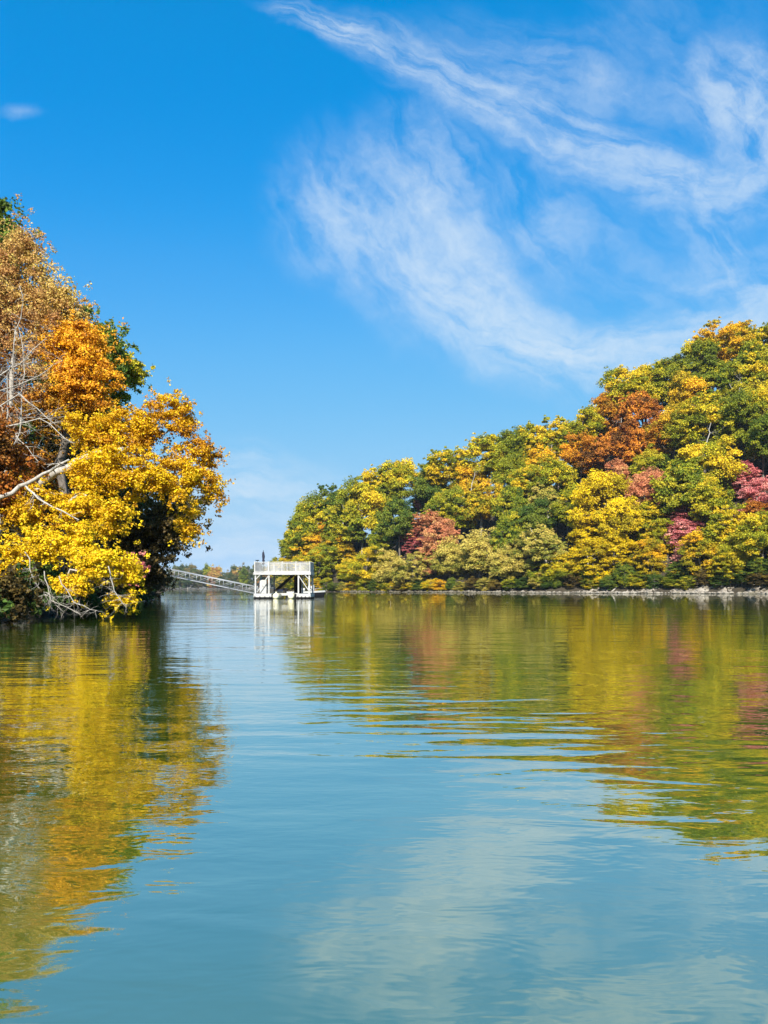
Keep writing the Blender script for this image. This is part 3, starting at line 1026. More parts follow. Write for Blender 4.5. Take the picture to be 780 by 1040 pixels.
# tan sparse tree
b = (-17.2, 33.0)
near_tree('broadleaf_tree', 'tall tan tree with sparse leaves and pale stems, far left', 'tree', b,
          [(-22, 300, 33, 44, 50, 70, 0.50), (24, 246, 33, 12, 16, 14, 0.6), (22, 285, 33, 30, 42, 60, 0.75), (50, 325, 33, 38, 38, 75, 0.6),
           (15, 375, 33, 50, 55, 80, 0.5), (62, 310, 33, 22, 22, 22, 0.9), (-40, 380, 34, 60, 90, 80, 0.4)],
          'tan', 26, cr=0.52, per=105, leaf=0.09, bark=BARKP, group=GL, tip=0.006,
          trunk_to=[rel(W(6, 480, 33), b), rel(W(12, 380, 33), b), rel(W(20, 290, 33), b)])
b = (-14.6, 33.0)
near_tree('broadleaf_tree', 'orange tree between the tan tree and the yellow maple', 'tree', b,
          [(80, 352, 32.5, 24, 24, 60, 0.85), (86, 388, 32.5, 34, 30, 90, 0.80), (60, 420, 33, 40, 26, 60, 0.25)],
          'orange', 27, cr=0.5, per=200, leaf=0.095, group=GL,
          trunk_to=[rel(W(60, 470, 33), b), rel(W(78, 410, 32.6), b)])
# the yellow maple leaning over the water
b = (-14.2, 29.5)
near_tree('maple_tree', 'large yellow maple leaning out over the water from the left bank', 'maple tree', b,
          [(118, 440, 29.5, 48, 28, 80, 0.38), (168, 430, 30, 34, 26, 40, 0.24), (203, 466, 30, 24, 28, 28, 0.15),
           (125, 480, 28.5, 50, 30, 70, 0.60), (180, 485, 29, 26, 26, 26, 0.42), (190, 530, 30, 12, 16, 10, 0.55),
           (40, 515, 28, 42, 24, 38, 0.52), (95, 525, 27.5, 40, 24, 38, 0.68), (215, 495, 30, 9, 14, 7, 0.4)],
          'maple', 31, cr=0.37, per=170, leaf=0.085, flat=0.6, bark=BARKP, tip=0.0095, group=GL, up=0.9,
          trunk_to=[rel(W(18, 510, 28.6), b), rel(W(55, 480, 28.2), b), rel(W(95, 462, 28.8), b), rel(W(140, 455, 29.5), b)])
b = (-13.0, 26.5)
near_tree('maple_tree', 'bright yellow maple with drooping boughs low over the waterline', 'maple tree', b,
          [(60, 552, 25.5, 42, 18, 46, 0.9), (95, 570, 25, 28, 16, 28, 0.95), (128, 580, 26, 13, 18, 16, 0.92),
           (15, 560, 26, 28, 20, 20, 0.7), (125, 612, 26, 10, 7, 6, 0.9), (72, 595, 25, 18, 9, 9, 0.85), (2, 590, 25.5, 9, 16, 8, 0.7)],
          'maple', 32, cr=0.33, per=170, leaf=0.080, flat=0.55, bark=BARKP, tip=0.009, group=GL, up=0.9,
          trunk_to=[rel(W(35, 575, 25.8), b), rel(W(70, 560, 25.4), b)])
b = (-13.9, 33.5)
near_tree('broadleaf_tree', 'small mottled orange tree low at the left frame edge', 'tree', b,
          [(-10, 455, 27.5, 30, 35, 45, 0.35), (5, 500, 28, 30, 25, 40, 0.5)], 'russet', 33, cr=0.42, per=110, leaf=0.12, group=GL,
          trunk_to=[rel(W(-15, 540, 29), b), rel(W(-5, 490, 28), b)])
b = (-15.8, 41.0)
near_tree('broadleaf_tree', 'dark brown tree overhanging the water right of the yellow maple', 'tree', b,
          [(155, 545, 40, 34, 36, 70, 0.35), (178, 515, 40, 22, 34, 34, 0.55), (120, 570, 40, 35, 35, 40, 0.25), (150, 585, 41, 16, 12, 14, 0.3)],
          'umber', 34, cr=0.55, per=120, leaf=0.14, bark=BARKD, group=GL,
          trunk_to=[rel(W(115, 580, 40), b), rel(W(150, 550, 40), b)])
b = (-17.4, 47.0)
near_tree('red_shrub', 'small dark red shrub low on the left bank by the water', 'shrub', b,
          [(138, 578, 38, 9, 9, 14, 0.4)], 'pink', 35, cr=0.3, per=70, leaf=0.1, bark=BARKD)
b = (-26.0, 76.0)
near_tree('broadleaf_tree', 'brown-green tree at the shore end of the gangway', 'tree', b,
          [(140, 570, 70, 24, 26, 60, 0.45), (160, 590, 70, 10, 8, 14, 0.5)], 'umber', 36, cr=0.8, per=120, leaf=0.2, bark=BARKD, group=GL,
          trunk_to=[rel(W(142, 575, 74), b)])
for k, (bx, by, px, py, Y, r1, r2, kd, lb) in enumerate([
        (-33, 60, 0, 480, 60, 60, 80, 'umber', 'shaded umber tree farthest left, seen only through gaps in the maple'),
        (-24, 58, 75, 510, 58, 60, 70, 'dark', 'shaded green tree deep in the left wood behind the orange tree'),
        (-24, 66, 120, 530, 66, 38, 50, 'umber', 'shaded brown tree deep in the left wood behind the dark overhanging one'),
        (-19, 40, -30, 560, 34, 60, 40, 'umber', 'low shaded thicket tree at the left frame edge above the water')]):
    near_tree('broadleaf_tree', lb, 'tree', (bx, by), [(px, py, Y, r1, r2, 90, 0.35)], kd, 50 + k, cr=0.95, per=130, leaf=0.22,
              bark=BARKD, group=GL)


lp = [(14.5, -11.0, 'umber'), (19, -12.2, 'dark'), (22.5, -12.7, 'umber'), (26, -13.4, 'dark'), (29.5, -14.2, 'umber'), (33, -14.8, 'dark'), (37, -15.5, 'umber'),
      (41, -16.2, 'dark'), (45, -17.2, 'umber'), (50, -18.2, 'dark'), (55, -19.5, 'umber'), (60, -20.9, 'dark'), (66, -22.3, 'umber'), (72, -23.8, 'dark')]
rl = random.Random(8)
for k, (yy_, xx_, kd) in enumerate(lp):  # low dark shrubs added to stand in for shade under the overhanging trees
    near_tree('shrub', f'{ORD[k]} {"brown" if kd == "umber" else "dark green"} shrub added as shade along the left waterline, counting away from the viewer', 'shrub',
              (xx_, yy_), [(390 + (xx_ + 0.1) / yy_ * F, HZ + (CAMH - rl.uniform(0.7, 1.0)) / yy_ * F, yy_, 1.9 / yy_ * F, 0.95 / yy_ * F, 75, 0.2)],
              kd, 120 + k, cr=0.4, per=110, leaf=0.13, bark=BARKD, group='dark shrubs added as shade along the left waterline', tip=0.007)

# ------------------------------------------------------------------ bare limbs and twigs on the left bank
def twiggy(name, label, cat, main, seed, n=30, spread=0.8, r0=0.05, tip=0.006, droop=0.3, bark=BARKP, root_ground=True):
    """a leafless branch thing along a polyline of world points"""
    rng = np.random.default_rng(seed)
    main = [np.array(p, float) for p in main]
    o = main[0].copy()
    root = empty(name, tuple(o), label, cat)
    pts = [m - o for m in main]
    L = sum(np.linalg.norm(pts[i + 1] - pts[i]) for i in range(len(pts) - 1))
    E = []
    fine_pts = [pts[0]]
    for i in range(len(pts) - 1):
        for f in (0.25, 0.5, 0.75, 1.0):
            m = pts[i] + (pts[i + 1] - pts[i]) * f
            if f < 1: m = m + rng.normal(0, 0.012, 3) * L
            fine_pts.append(m)
    nf = len(fine_pts)
    rr = [r0 * (1 - i / nf) ** 0.7 + tip for i in range(nf)]
    for i in range(nf - 1):
        E.append((fine_pts[i], fine_pts[i + 1], rr[i], rr[i + 1]))
    tv, tf = tubes(E, 7)
    link('limb', np_mesh('limb', tv, tf, smooth=True), root, bark)
    E = [(fine_pts[q_], fine_pts[q_ + 1], rr[q_] * 0.8, rr[q_ + 1] * 0.8) for q_ in range(nf - 1)]
    for k in range(n):
        i = rng.integers(nf // 4, nf)
        p = fine_pts[min(i, nf - 1)].copy()
        d = rng.standard_normal(3); d[2] = d[2] * 0.6 - droop * 0.5
        d /= np.linalg.norm(d)
        r = min(rr[min(i, nf - 1)] * 0.5, 0.02) + tip * 0.4
        ln = spread * rng.uniform(0.4, 1.0)
        for s_ in range(6):
            q = p + d * ln / 6
            E.append((p, q, r, r * 0.8))
            if rng.random() < 0.45:
                d2 = d + rng.normal(0, 0.6, 3); d2 /= np.linalg.norm(d2)
                q2 = q + d2 * ln * 0.28
                q3 = q2 + (d2 + rng.normal(0, 0.3, 3)) * ln * 0.2
                E.append((q, q2, r * 0.6, r * 0.4)); E.append((q2, q3, r * 0.4, r * 0.25))
            p = q; r *= 0.8
            d = d + rng.normal(0, 0.22, 3) + np.array([0, 0, -0.12 * droop]); d /= np.linalg.norm(d)
    tv, tf = tubes(E, 4)
    link('twigs', np_mesh('twigs', tv, tf, smooth=True), root, bark)
    return root


twiggy('bare_limb', 'thick pale bare limb slanting up into the yellow maple', 'bare branch',
       [W(-30, 530, 27.3), W(0, 505, 27.0), W(35, 487, 26.8), W(70, 467, 26.6)], 61, n=6, spread=0.9, r0=0.085, tip=0.02)
twiggy('bare_limb', 'thin curved bare limb below the thick pale one on the left', 'bare branch',
       [W(25, 492, 26.9), W(45, 510, 26.5), W(80, 528, 26.4)], 62, n=8, spread=0.7, r0=0.035, tip=0.01)
for k, (pts, lb) in enumerate([
        ([(-12, 520), (8, 420), (14, 350), (20, 290)], 'upright pale bare stem at the left edge, topmost reach'),
        ([(-8, 500), (20, 440), (25, 380), (18, 330)], 'second upright bare stem crossing the tan tree'),
        ([(-20, 405), (30, 386), (64, 366)], 'arched bare bough at the height of the orange tree'),
        ([(-20, 420), (20, 400), (55, 430)], 'bare bough bending down left of the orange tree'),
        ([(-20, 440), (40, 425), (75, 450)], 'grey bare bough just above the yellow maple leaves'),
        ([(-25, 395), (20, 370), (45, 345)], 'fine-twigged bare bough high on the left edge'),
        ([(-25, 455), (15, 440), (40, 470)], 'bare twiggy bough above the thick pale limb')]):
    twiggy('bare_bough', lb, 'bare branch', [W(x, y, 30.5 - 0.3 * k) for x, y in pts], 70 + k, n=20, spread=1.1, r0=0.024, tip=0.006, droop=0.1)
for k, (pts, lb) in enumerate([
        ([(-5, 585), (10, 610), (14, 626)], 'bare twigs drooping to the water at the left frame edge'),
        ([(-15, 600), (0, 612), (22, 622)], 'tangle of bare twigs in the bottom left corner of the bank'),
        ([(25, 560), (38, 595), (65, 622)], 'long bare branch curving down to the water below the yellow maple'),
        ([(45, 580), (52, 610), (82, 624)], 'bare branch with twigs brushing the water under the yellow maple'),
        ([(60, 585), (75, 612), (98, 620)], 'short bare branch next to the dark hollow under the maple'),
        ([(110, 575), (116, 600), (128, 616)], 'bare stem under the rightmost yellow spray')]):
    twiggy('drooping_branch', lb, 'bare branch', [W(x, y, 25.0 - 0.15 * k) for x, y in pts], 80 + k, n=22, spread=0.65, r0=0.014, tip=0.0045, droop=0.5)
twiggy('fallen_branch', 'fallen branch reaching out over the water beyond the dark overhanging tree', 'bare branch',
       [W(140, 608, 60), W(155, 604, 60), W(171, 599, 60)], 91, n=14, spread=0.9, r0=0.05, tip=0.014, droop=0.0, bark=BARKD)

# ------------------------------------------------------------------ driftwood on the right shore
for k, (px, py, Y, ln, ang, lb) in enumerate([
        (628, 591, 165, 4.5, 35, 'grey driftwood log leaning on the bank left of the pink maple'),
        (668, 591, 158, 4.0, 25, 'grey driftwood log leaning on the pale rocks below the gold tree'),
        (560, 595, 180, 4.5, 12, 'grey driftwood log lying flat along the far stretch of the bank'),
        (735, 591, 148, 3.5, 40, 'grey driftwood log tilted on the rocks near the right frame edge')]):
    X = (px - 390) / F * Y
    P0 = np.array([[X, Y]])
    while seg_dist(P0, RPOLY)[0] < 0.3: P0 = P0 + np.array([[0.1, 0.12]])
    while seg_dist(P0, RPOLY)[0] > 0.6: P0 = P0 - np.array([[0.1, 0.12]])
    x, y = P0[0]
    a = R(ang)
    o = empty('driftwood_log', (x, y, 0.1), lb, 'driftwood log')
    c_, s2 = math.cos(a), math.sin(a)
    MB().tube([(0, 0, 0), (ln * 0.5 * c_, 0.9, ln * 0.5 * s2 + 0.12), (ln * c_, 1.3, ln * s2)], [0.17, 0.14, 0.07], 8).build('log', BARKP, o, True)
    m = MB()
    for f, dz in ((0.35, 0.9), (0.6, 0.7), (0.8, 0.5)):
        m.tube([(ln * f * c_, 0.8, ln * f * s2), (ln * f * c_ - 0.3, 0.7, ln * f * s2 + dz)], [0.05, 0.02], 5)
    m.build('branch_stub', BARKP, o, True)

# ------------------------------------------------------------------ dead pale snags showing on the right slope
for k, (px, py, rp, top_, lb) in enumerate([
        (748, 405, 20, 384, 'pale bare forked snag near the top right of the hillside'),
        (716, 452, 18, 430, 'pale bare snag among green crowns on the right upper slope'),
        (626, 446, 16, 425, 'bare grey snag beside the russet crowns'),
        (556, 470, 14, 452, 'slender bare snag among the gold crowns at mid-slope'),
        (478, 500, 14, 480, 'slender bare snag near the middle of the wooded skyline')]):
    sp = find_spot(px, py, rp, 'tall')
    x, y = sp[0], sp[1] - 6.5
    x = (px - 390) / F * y
    zt_ = CAMH + (HZ - top_) / F * y
    z0_ = float(h_right(np.array([[x, y]]))[0])
    twiggy('bare_snag', lb, 'dead tree', [(x, y, z0_ - .5), (x + .5, y, z0_ + (zt_ - z0_) * .4), (x + .1, y - .3, z0_ + (zt_ - z0_) * .7), (x + 1.2, y - .5, zt_)],
           140 + k, n=16, spread=3.6, r0=0.20, tip=0.035, droop=-0.5)

# ------------------------------------------------------------------ far shore
def h_far(P):
    P = np.atleast_2d(P)
    sh = 655 + 18 * np.sin(P[:, 0] / 60.0)
    s = P[:, 1] - sh
    return np.clip(s / 10, -1.5, 1) * 0.5 + np.clip(s - 10, 0, 500) * 0.012 + 1.0 * hnoise(P, 60, 0.2) * np.clip(s / 60, 0, 1)


fs = link('far_shore', grid_mesh('far_shore', np.arange(-1500, 1500, 20), np.concatenate([np.arange(600, 760, 6), np.arange(760, 3000, 60)]), h_far), None,
          rock_mat('far_shore_soil', (0.12, 0.10, 0.06), (0.26, 0.22, 0.15), (0.34, 0.28, 0.20)))
tag(fs, kind='structure')
fr = random.Random(5)
FARL = []
X = -232.0
while X < -62:
    for row in (0, 1):
        x = X + fr.uniform(-3, 3) + row * 5
        y = 662 + row * 14 + fr.uniform(-3, 3) + 18 * math.sin(x / 60.0)
        prof = np.interp(390 + x / 680 * F, [130, 165, 185, 205, 222, 232, 250, 300, 340], [21, 22, 25, 27, 24, 17, 26, 27, 25])
        H = (prof - 2.6) * fr.uniform(0.85, 1.06) * (0.8 if row == 0 else 1.0)
        FARL.append((x, y, H, row))
    X += 6.5
fk = ['far', 'far', 'far', 'far', 'tan', 'far', 'far', 'far', 'green']
fq = []
for (x, y, H, row) in FARL:
    z = float(h_far(np.array([[x, y]]))[0])
    tm, cm = PROTO[('bushy', fr.randrange(4))]
    root = empty('lakeside_tree', (x, y, z), rz=fr.uniform(0, 6.28))
    sc = fr.uniform(0.95, 1.3)
    root.scale = (sc, sc, H / 16.0)
    a = bpy.data.objects.new('trunk', tm); COL.objects.link(a); a.parent = root
    c = bpy.data.objects.new('crown', cm); COL.objects.link(c); c.parent = root
    kd = fr.choice(fk)
    c.material_slots[0].link = 'OBJECT'
    c.material_slots[0].material = LM[kd]
    fq.append((x / y, row, kd, root))
cnt = {}
for (xx, row, kd, root) in sorted(fq, key=lambda q: (q[1], q[0])):
    i = cnt.get((row, kd), 0)
    cnt[(row, kd)] = i + 1
    tag(root, f'{ORD[i]} {LOOKS[kd]} tree from the left along the far shore, {"front" if row == 0 else "back"} row', 'tree', 'trees on the far shore')
# rest of the far wood, hidden from this viewpoint: one mass
rng = np.random.default_rng(77)
n = 900
cx = rng.uniform(-1400, 1400, n)
cx = cx[(cx < -236) | (cx > -58)]
n = len(cx)
cy = 690 + rng.uniform(0, 45, n) + 18 * np.sin(cx / 60.0)
cen = np.stack([cx, cy, rng.uniform(4, 17, n)], 1)
V, Fc, tv = leaves(rng, cen, np.tile([6.5, 6.5, 4.5], (n, 1)), 60, 2.2, rng.uniform(0.1, 0.9, n))
fw = link('far_wood', np_mesh('far_wood', V, Fc, {'tint': tv}), None, LM['far'])
tag(fw, 'hazy green wood running along the far shore', 'wood', kind='stuff')

# ------------------------------------------------------------------ the floating platform
WHITE = plain('white_painted_timber', (0.42, 0.42, 0.41), 0.55, dirt=0.55)
CREAM = plain('cream_plastic', (0.72, 0.68, 0.50), 0.45, dirt=0.2)
BLACK = plain('black_rubber', (0.008, 0.008, 0.010), 0.7, spec=0.12)
DARKT = plain('dark_weathered_timber', (0.020, 0.017, 0.014), 0.85, spec=0.15)
GREYT = plain('grey_deck_timber', (0.30, 0.28, 0.25), 0.8)
ALU = plain('pale_aluminium', (0.36, 0.38, 0.40), 0.5, metal=0.3, dirt=0.15)
NAVY = plain('navy_canvas', (0.012, 0.014, 0.03), 0.85)
BLUEC = plain('blue_plastic', (0.10, 0.12, 0.45), 0.5)
GLASS = plain('tinted_windscreen', (0.25, 0.30, 0.34), 0.08, dirt=0.05)

K = 78.0 / F
def PX(px): return (px - 390) * K
def PZ(py): return CAMH + (HZ - py) * K

X0, X1 = PX(258), PX(315)
cx0 = (X0 + X1) / 2
plat = empty('floating_platform', (cx0, 80, 0), 'white two-level floating dock platform with railed upper deck, out on the water', 'dock platform')
def lx(px): return PX(px) - cx0
YF, YB = -2.0, 2.0
zd = PZ(581.6)
MB().box(lx(258), YF, zd - 0.10, lx(315), YB, zd, 0.01).build('upper_deck', GREYT, plat)
m = MB()
m.box(lx(258) - 0.03, YF - 0.06, zd - 0.22, lx(315) + 0.03, YF - 0.002, zd + 0.05)
m.box(lx(258) - 0.03, YB + 0.002, zd - 0.22, lx(315) + 0.03, YB + 0.06, zd + 0.05)
m.box(lx(258) - 0.06, YF, zd - 0.22, lx(258) - 0.002, YB, zd + 0.05)
m.box(lx(315) + 0.002, YF, zd - 0.22, lx(315) + 0.06, YB, zd + 0.05)
m.build('fascia_board', WHITE, plat)
zf = PZ(603.0)
for px in (259.3, 273, 303, 314):
    for y in (YF + 0.12, YB - 0.12):
        MB().box(lx(px) - 0.075, y - 0.075, zf - 0.05, lx(px) + 0.075, y + 0.075, zd - 0.1, 0.01).build('post', WHITE, plat)
def brace(pa, za, pb, zb, y):
    MB().bar((lx(pa), y, za), (lx(pb), y, zb), 0.075).build('brace', WHITE, plat)
for y in (YF + 0.03, YB - 0.03):
    brace(261, PZ(601.5), 272.4, PZ(585), y)
    brace(303.5, PZ(585), 313.6, PZ(600), y)
    brace(260, PZ(588), 264, PZ(583.8), y)
    brace(309.5, PZ(583.8), 313.6, PZ(588), y)
for px in (259.3, 314):
    m = MB()
    m.bar((lx(px), YF + 0.1, PZ(601)), (lx(px), YB - 0.1, PZ(586)), 0.07)
    m.build('brace', WHITE, plat)
# floats
for a, b in ((258, 275.5), (301.5, 315.3)):
    f = MB().box(lx(a) - 0.03, YF - 0.15, 0.16, lx(b) + 0.03, YB + 0.15, zf, 0.03).build('float', WHITE, plat)
    MB().box(lx(a), YF - 0.1, -0.25, lx(b), YB + 0.1, 0.158, 0.02).build('float_skirt', BLACK, f)
    for i in range(4):
        xx = lx(a) + 0.12 + i * ((lx(b) - lx(a)) - 0.24) / 3
        MB().tube([(xx, YF - 0.19, 0.04), (xx, YF - 0.19, 0.26)], 0.05, 8).build('fender', BLACK, f)
# lower walkway between the floats at the back and two cream pontoons
MB().box(lx(275.8), YB - 1.6, 0.42, lx(301.2), YB - 0.1, 0.55, 0.01).build('lower_deck', GREYT, plat)
MB().box(lx(275.8), YB - 1.68, 0.32, lx(301.2), YB - 1.605, 0.58).build('lower_fascia', WHITE, plat)
for px in (280.0, 295.5):
    f = MB().tube([(lx(px), YF - 0.25, 0.22), (lx(px), YF - 0.12, 0.24), (lx(px), YF + 0.1, 0.25), (lx(px), YB - 0.3, 0.25)], [0.16, 0.30, 0.345, 0.345], 20)
    p = f.build('pontoon', CREAM, plat, True)
    MB().tube([(lx(px), YF + 0.3, 0.58), (lx(px), YF + 0.3, 0.76)], [0.09, 0.03], 8).build('mooring_horn', CREAM, p)
for px in (276.5, 300.0):
    MB().box(lx(px) - 0.10, YF + 0.1, -0.05, lx(px) + 0.10, YF + 0.4, 0.5, 0.04).build('rubber_bumper', BLACK, plat)
# cross joists below the deck
m = MB()
for i in range(9):
    xx = lx(262 + i * 6.2)
    m.box(xx - 0.04, YF + 0.08, zd - 0.27, xx + 0.04, YB - 0.08, zd - 0.102)
m.build('joists', DARKT, plat)
# stair
sx0, sz0, sx1, sz1 = lx(275.5), 0.75, lx(296), zd - 0.1
st_ = empty('stair', (0, 0, 0)); st_.parent = plat
for y in (0.15, 0.95):
    MB().bar((sx0, y, sz0), (sx1, y, sz1), 0.06, 0.24).build('stringer', DARKT, st_)
m = MB()
for i in range(9):
    f = (i + 0.5) / 9
    xx = sx0 + (sx1 - sx0) * f; zz = sz0 + (sz1 - sz0) * f
    m.box(xx - 0.12, 0.185, zz - 0.02, xx + 0.12, 0.915, zz + 0.02)
m.build('treads', DARKT, st_)
MB().box(lx(294.5), YB - 0.5, 0.56, lx(302.4), YB - 0.42, zd - 0.28).build('back_screen', DARKT, plat)
# railing
zt = PZ(570.9)
def rail_side(p, q, panel=True):
    r_ = empty('railing', (0, 0, 0)); r_.parent = plat
    p, q = Vector(p), Vector(q)
    L = (q - p).length
    m = MB()
    m.bar(p + Vector((0, 0, zt)), q + Vector((0, 0, zt)), 0.11, 0.06)
    m.bar(p + Vector((0, 0, zd + 0.14)), q + Vector((0, 0, zd + 0.14)), 0.06, 0.07)
    m.build('rail', WHITE, r_)
    m = MB()
    n_ = max(2, round(L / 1.45)) + 1
    for i in range(n_):
        c = p.lerp(q, i / (n_ - 1))
        MB().box(c.x - 0.05, c.y - 0.05, zd + 0.0, c.x + 0.05, c.y + 0.05, zt + 0.08).build('rail_post', WHITE, r_)
    m = MB()
    n_ = int(L / 0.125)
    for i in range(1, n_):
        c = p.lerp(q, i / n_)
        m.bar((c.x, c.y, zd + 0.16), (c.x, c.y, zt - 0.02), 0.04)
    m.build('balusters', WHITE, r_)
xl, xr = lx(258.6), lx(314.6)
rail_side((xl, YF + 0.05, 0), (xr, YF + 0.05, 0))
rail_side((xl, YB - 0.05, 0), (xr, YB - 0.05, 0))
rail_side((xl, YF + 0.12, 0), (xl, YB - 0.12, 0))
rail_side((xr, YF + 0.12, 0), (xr, YB - 0.12, 0))

# things on the platform
cab = empty('storage_cabinet', (PX(266.2), 78.9, zf), 'tall white cabinet standing on the left float under the upper deck', 'cabinet')
MB().box(-0.36, -0.3, 0, 0.36, 0.3, 1.45, 0.02).build('cabinet_body', WHITE, cab)
d_ = MB().box(-0.33, -0.325, 0.05, -0.01, -0.302, 1.40).box(0.01, -0.325, 0.05, 0.33, -0.302, 1.40).build('door', WHITE, cab)
MB().box(-0.05, -0.35, 0.7, -0.03, -0.327, 0.85).box(0.03, -0.35, 0.7, 0.05, -0.327, 0.85).build('handle', BLACK, d_)
db = empty('dock_box', (PX(280), 80.9, 0.55), 'small white box with a blue lid on the lower walkway', 'box')
MB().box(-0.35, -0.2, 0, 0.35, 0.2, 0.32, 0.02).build('box_body', WHITE, db)
MB().box(-0.37, -0.22, 0.322, 0.37, 0.22, 0.42, 0.02).build('lid', BLUEC, db)
um = empty('folded_umbrella', (PX(266.2), 78.8, zd), 'closed dark umbrella standing on the upper deck by the railing', 'umbrella')
MB().tube([(0, 0, 0.08), (0, 0, 2.42)], 0.025, 8).build('pole', BLACK, um)
MB().tube([(0, 0, 0), (0, 0, 0.06), (0, 0, 0.10)], [0.26, 0.24, 0.05], 16).build('base', BLACK, um)
MB().tube([(0, 0, 0.85), (0.01, 0, 1.0), (0.02, 0, 1.25), (0.0, 0, 1.42), (0.02, 0, 1.7), (0, 0, 1.95), (-0.01, 0, 2.15), (0, 0, 2.36)],
          [0.10, 0.17, 0.16, 0.11, 0.15, 0.13, 0.11, 0.04], 10).build('canopy', NAVY, um, True)
sl = empty('rail_fitting', (PX(261.2), 78.05, zt + 0.03), 'small dark fitting on the left end of the railing', 'lamp')  # small dark fitting of unknown purpose on the rail end
MB().tube([(0, 0, 0), (0, 0, 0.10)], 0.03, 8).build('bracket', BLACK, sl)
MB().box(-0.18, -0.07, 0.102, 0.20, 0.07, 0.20, 0.02).build('fitting_head', BLACK, sl)

# gangway
g0 = Vector((PX(259) - 0.1, 79.2, 0.55))
g1 = Vector((-25.4, 79.2 + 2.6, 2.85))
gw = empty('gangway', tuple(g0), 'long pale aluminium truss gangway rising from the platform to the left bank', 'gangway')
D = g1 - g0
nseg = 9
side = Vector((-D.y, D.x, 0)).normalized()
up_ = Vector((0, 0, 1))
HT_ = 0.72
for s_ in (-0.5, 0.5):
    tr = empty('truss', (0, 0, 0)); tr.parent = gw
    o_ = side * s_
    MB().tube([o_, o_ + D], 0.034, 8).build('bottom_chord', ALU, tr, True)
    MB().tube([o_ + up_ * HT_, o_ + D + up_ * HT_], 0.034, 8).build('top_chord', ALU, tr, True)
    m = MB()
    for i in range(nseg + 1):
        c = o_ + D * (i / nseg)
        m.tube([c, c + up_ * HT_], 0.024, 6)
        if i < nseg:
            c2 = o_ + D * ((i + 1) / nseg)
            m.tube([c + up_ * HT_, c2], 0.018, 6)
    m.build('web_members', ALU, tr, True)
m = MB()
for i in range(46):
    c = D * ((i + 0.5) / 46) + up_ * 0.05
    m.bar(c - side * 0.46, c + side * 0.46, 0.22, 0.03)
m.build('walkway', ALU, gw)
ab = empty('gangway_abutment', (g1.x - 0.4, g1.y, 0), 'grey timber landing on the left bank under the gangway end', 'landing')
zb = float(h_left([(g1.x - 0.4, g1.y)])[0])
MB().box(-0.9, -0.9, 2.62, 0.9, 0.9, 2.78, 0.01).build('landing_deck', GREYT, ab)
for sx in (-0.75, 0.75):
    for sy in (-0.75, 0.75):
        MB().box(sx - 0.09, sy - 0.09, -0.4, sx + 0.09, sy + 0.09, 2.618).build('pile', DARKT, ab)

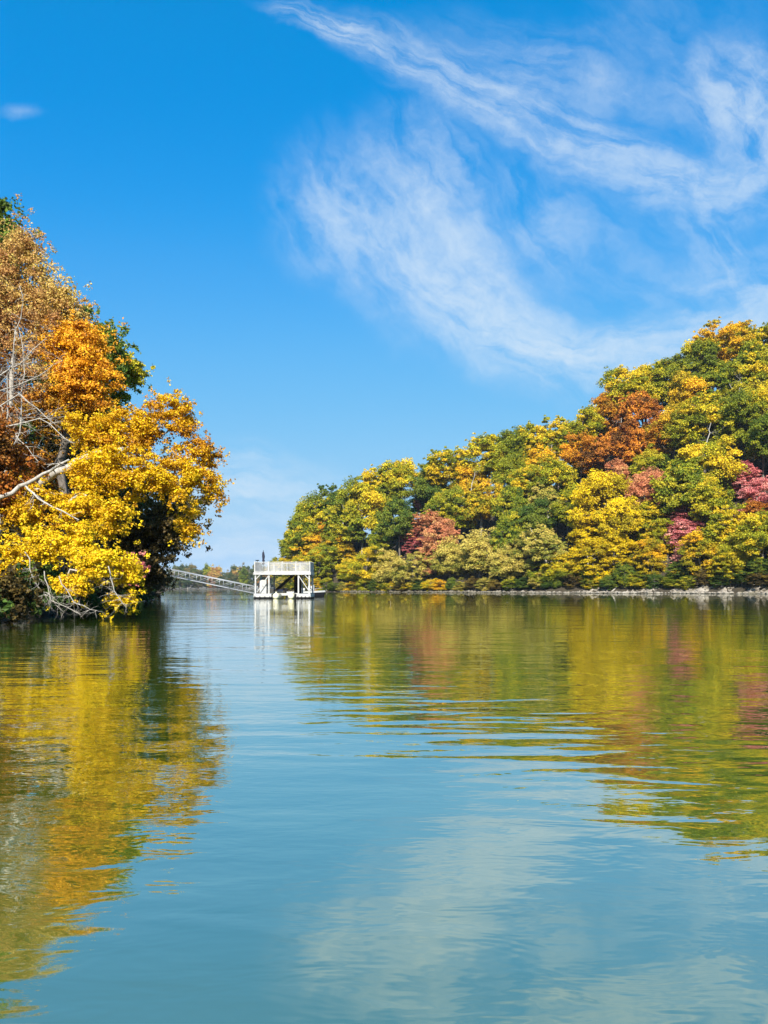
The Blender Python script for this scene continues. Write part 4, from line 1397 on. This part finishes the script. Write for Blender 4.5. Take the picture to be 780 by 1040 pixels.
# ------------------------------------------------------------------ the moored boat
def boat():
    Y = 95.0
    k = Y / F
    xb = (328.5 - 390) * k
    L, Wd = 4.6, 1.8
    root = empty('motorboat', (xb - L / 2, Y, 0), 'small white motorboat with a black hull moored behind the platform', 'motorboat', rz=0)
    ns = 14
    def ring(i):
        f = i / ns
        hw = Wd / 2 * (1 - max(0, (f - 0.45) / 0.55) ** 2.2) + 0.02
        shz = 0.62 + 0.16 * f * f
        x = -L / 2 + L * f
        return x, hw, shz
    def shell(z0f, z1f, name, mat, grow_=0.0, parent=root):
        bm = bmesh.new()
        rows = []
        for i in range(ns + 1):
            x, hw, sh = ring(i)
            pr = []
            for (wf, zf_) in ((0.0, -0.22), (0.62, -0.12), (0.86, 0.10), (1.0, 0.38), (1.04, 1.0)):
                z = -0.22 + (sh + 0.22) * ((zf_ + 0.22) / 1.22)
                pr.append((hw * wf + grow_, z))
            ps = [(-a, b) for a, b in pr[::-1]] + pr[1:]
            xo = x + (0.25 * (i / ns) ** 3)
            rows.append([bm.verts.new((xo - 0.20 * (1 - (z + .22)) * (i / ns) ** 3, y, z)) for y, z in ps])
        for a, b in zip(rows, rows[1:]):
            for j in range(len(a) - 1):
                bm.faces.new((a[j], a[j + 1], b[j + 1], b[j]))
        bm.faces.new(rows[0]); bm.faces.new(rows[-1][::-1])
        bmesh.ops.recalc_face_normals(bm, faces=bm.faces)
        me = bpy.data.meshes.new(name); bm.to_mesh(me); bm.free()
        return link(name, me, parent, mat)
    shell(0, 1, 'hull', BLACK)
    # white deck and gunwale
    bm = bmesh.new()
    top, low = [], []
    for i in range(ns + 1):
        x, hw, sh = ring(i)
        xo = x + 0.25 * (i / ns) ** 3
        top.append((bm.verts.new((xo, -hw * 1.04 - 0.04, sh + 0.06)), bm.verts.new((xo, hw * 1.04 + 0.04, sh + 0.06))))
        low.append((bm.verts.new((xo, -hw * 1.04 - 0.04, sh - 0.16)), bm.verts.new((xo, hw * 1.04 + 0.04, sh - 0.16))))
    for i in range(ns):
        bm.faces.new((top[i][0], top[i + 1][0], top[i + 1][1], top[i][1]))
        bm.faces.new((top[i][0], low[i][0], low[i + 1][0], top[i + 1][0]))
        bm.faces.new((top[i][1], top[i + 1][1], low[i + 1][1], low[i][1]))
    bm.faces.new((top[0][0], top[0][1], low[0][1], low[0][0]))
    bm.faces.new((top[ns][0], low[ns][0], low[ns][1], top[ns][1]))
    bmesh.ops.recalc_face_normals(bm, faces=bm.faces)
    me = bpy.data.meshes.new('deck'); bm.to_mesh(me); bm.free()
    link('deck', me, root, WHITE)
    MB().box(0.35, -0.42, 0.80, 1.15, 0.42, 1.42, 0.05).build('console', WHITE, root)
    ws = MB().bar((1.05, -0.40, 1.43), (0.85, -0.40, 1.80), 0.04).bar((1.05, 0.40, 1.43), (0.85, 0.40, 1.80), 0.04).bar((0.85, -0.42, 1.80), (0.85, 0.42, 1.80), 0.04).build('windscreen_frame', ALU, root)
    bm = MB(); 
    q = [bm.bm.verts.new(c) for c in ((1.04, -0.37, 1.44), (1.04, 0.37, 1.44), (0.86, 0.37, 1.78), (0.86, -0.37, 1.78), (1.02, -0.37, 1.44), (1.02, 0.37, 1.44), (0.84, 0.37, 1.78), (0.84, -0.37, 1.78))]
    for f in ((0, 1, 2, 3), (7, 6, 5, 4), (0, 3, 7, 4), (1, 5, 6, 2), (0, 4, 5, 1), (3, 2, 6, 7)): bm.bm.faces.new([q[i] for i in f])
    bm.build('windscreen', GLASS, ws)
    MB().box(-0.55, -0.35, 0.78, -0.05, 0.35, 1.12, 0.06).box(-0.62, -0.35, 1.0, -0.50, 0.35, 1.45, 0.05).build('seat', WHITE, root)
    e = MB().box(-L / 2 - 0.38, -0.2, 0.55, -L / 2 - 0.02, 0.2, 1.15, 0.06).build('outboard_motor', BLACK, root)
    MB().box(-L / 2 - 0.26, -0.06, -0.3, -L / 2 - 0.12, 0.06, 0.549).build('motor_leg', BLACK, e)
    m = MB()
    m.tube([(1.3, -0.62, 0.84), (1.35, -0.60, 1.08), (2.2, -0.12, 1.14), (2.35, 0, 1.14), (2.2, 0.12, 1.14), (1.35, 0.60, 1.08), (1.3, 0.62, 0.84)], 0.018, 6)
    m.build('bow_rail', ALU, root, True)
boat()

# ------------------------------------------------------------------ air
m = bpy.data.materials.new('haze_air')
m.use_nodes = True
t = NT(m.node_tree)
pv = t.n('ShaderNodeVolumePrincipled', None, Color=(0.62, 0.80, 1.0, 1), Density=0.00008, Anisotropy=0.0)
t.n('ShaderNodeOutputMaterial', None, Volume=pv.outputs[0])
hz = MB().box(-1600, -300, -3.6, 1600, 3100, 110).build('haze', m)
tag(hz, kind='stuff')
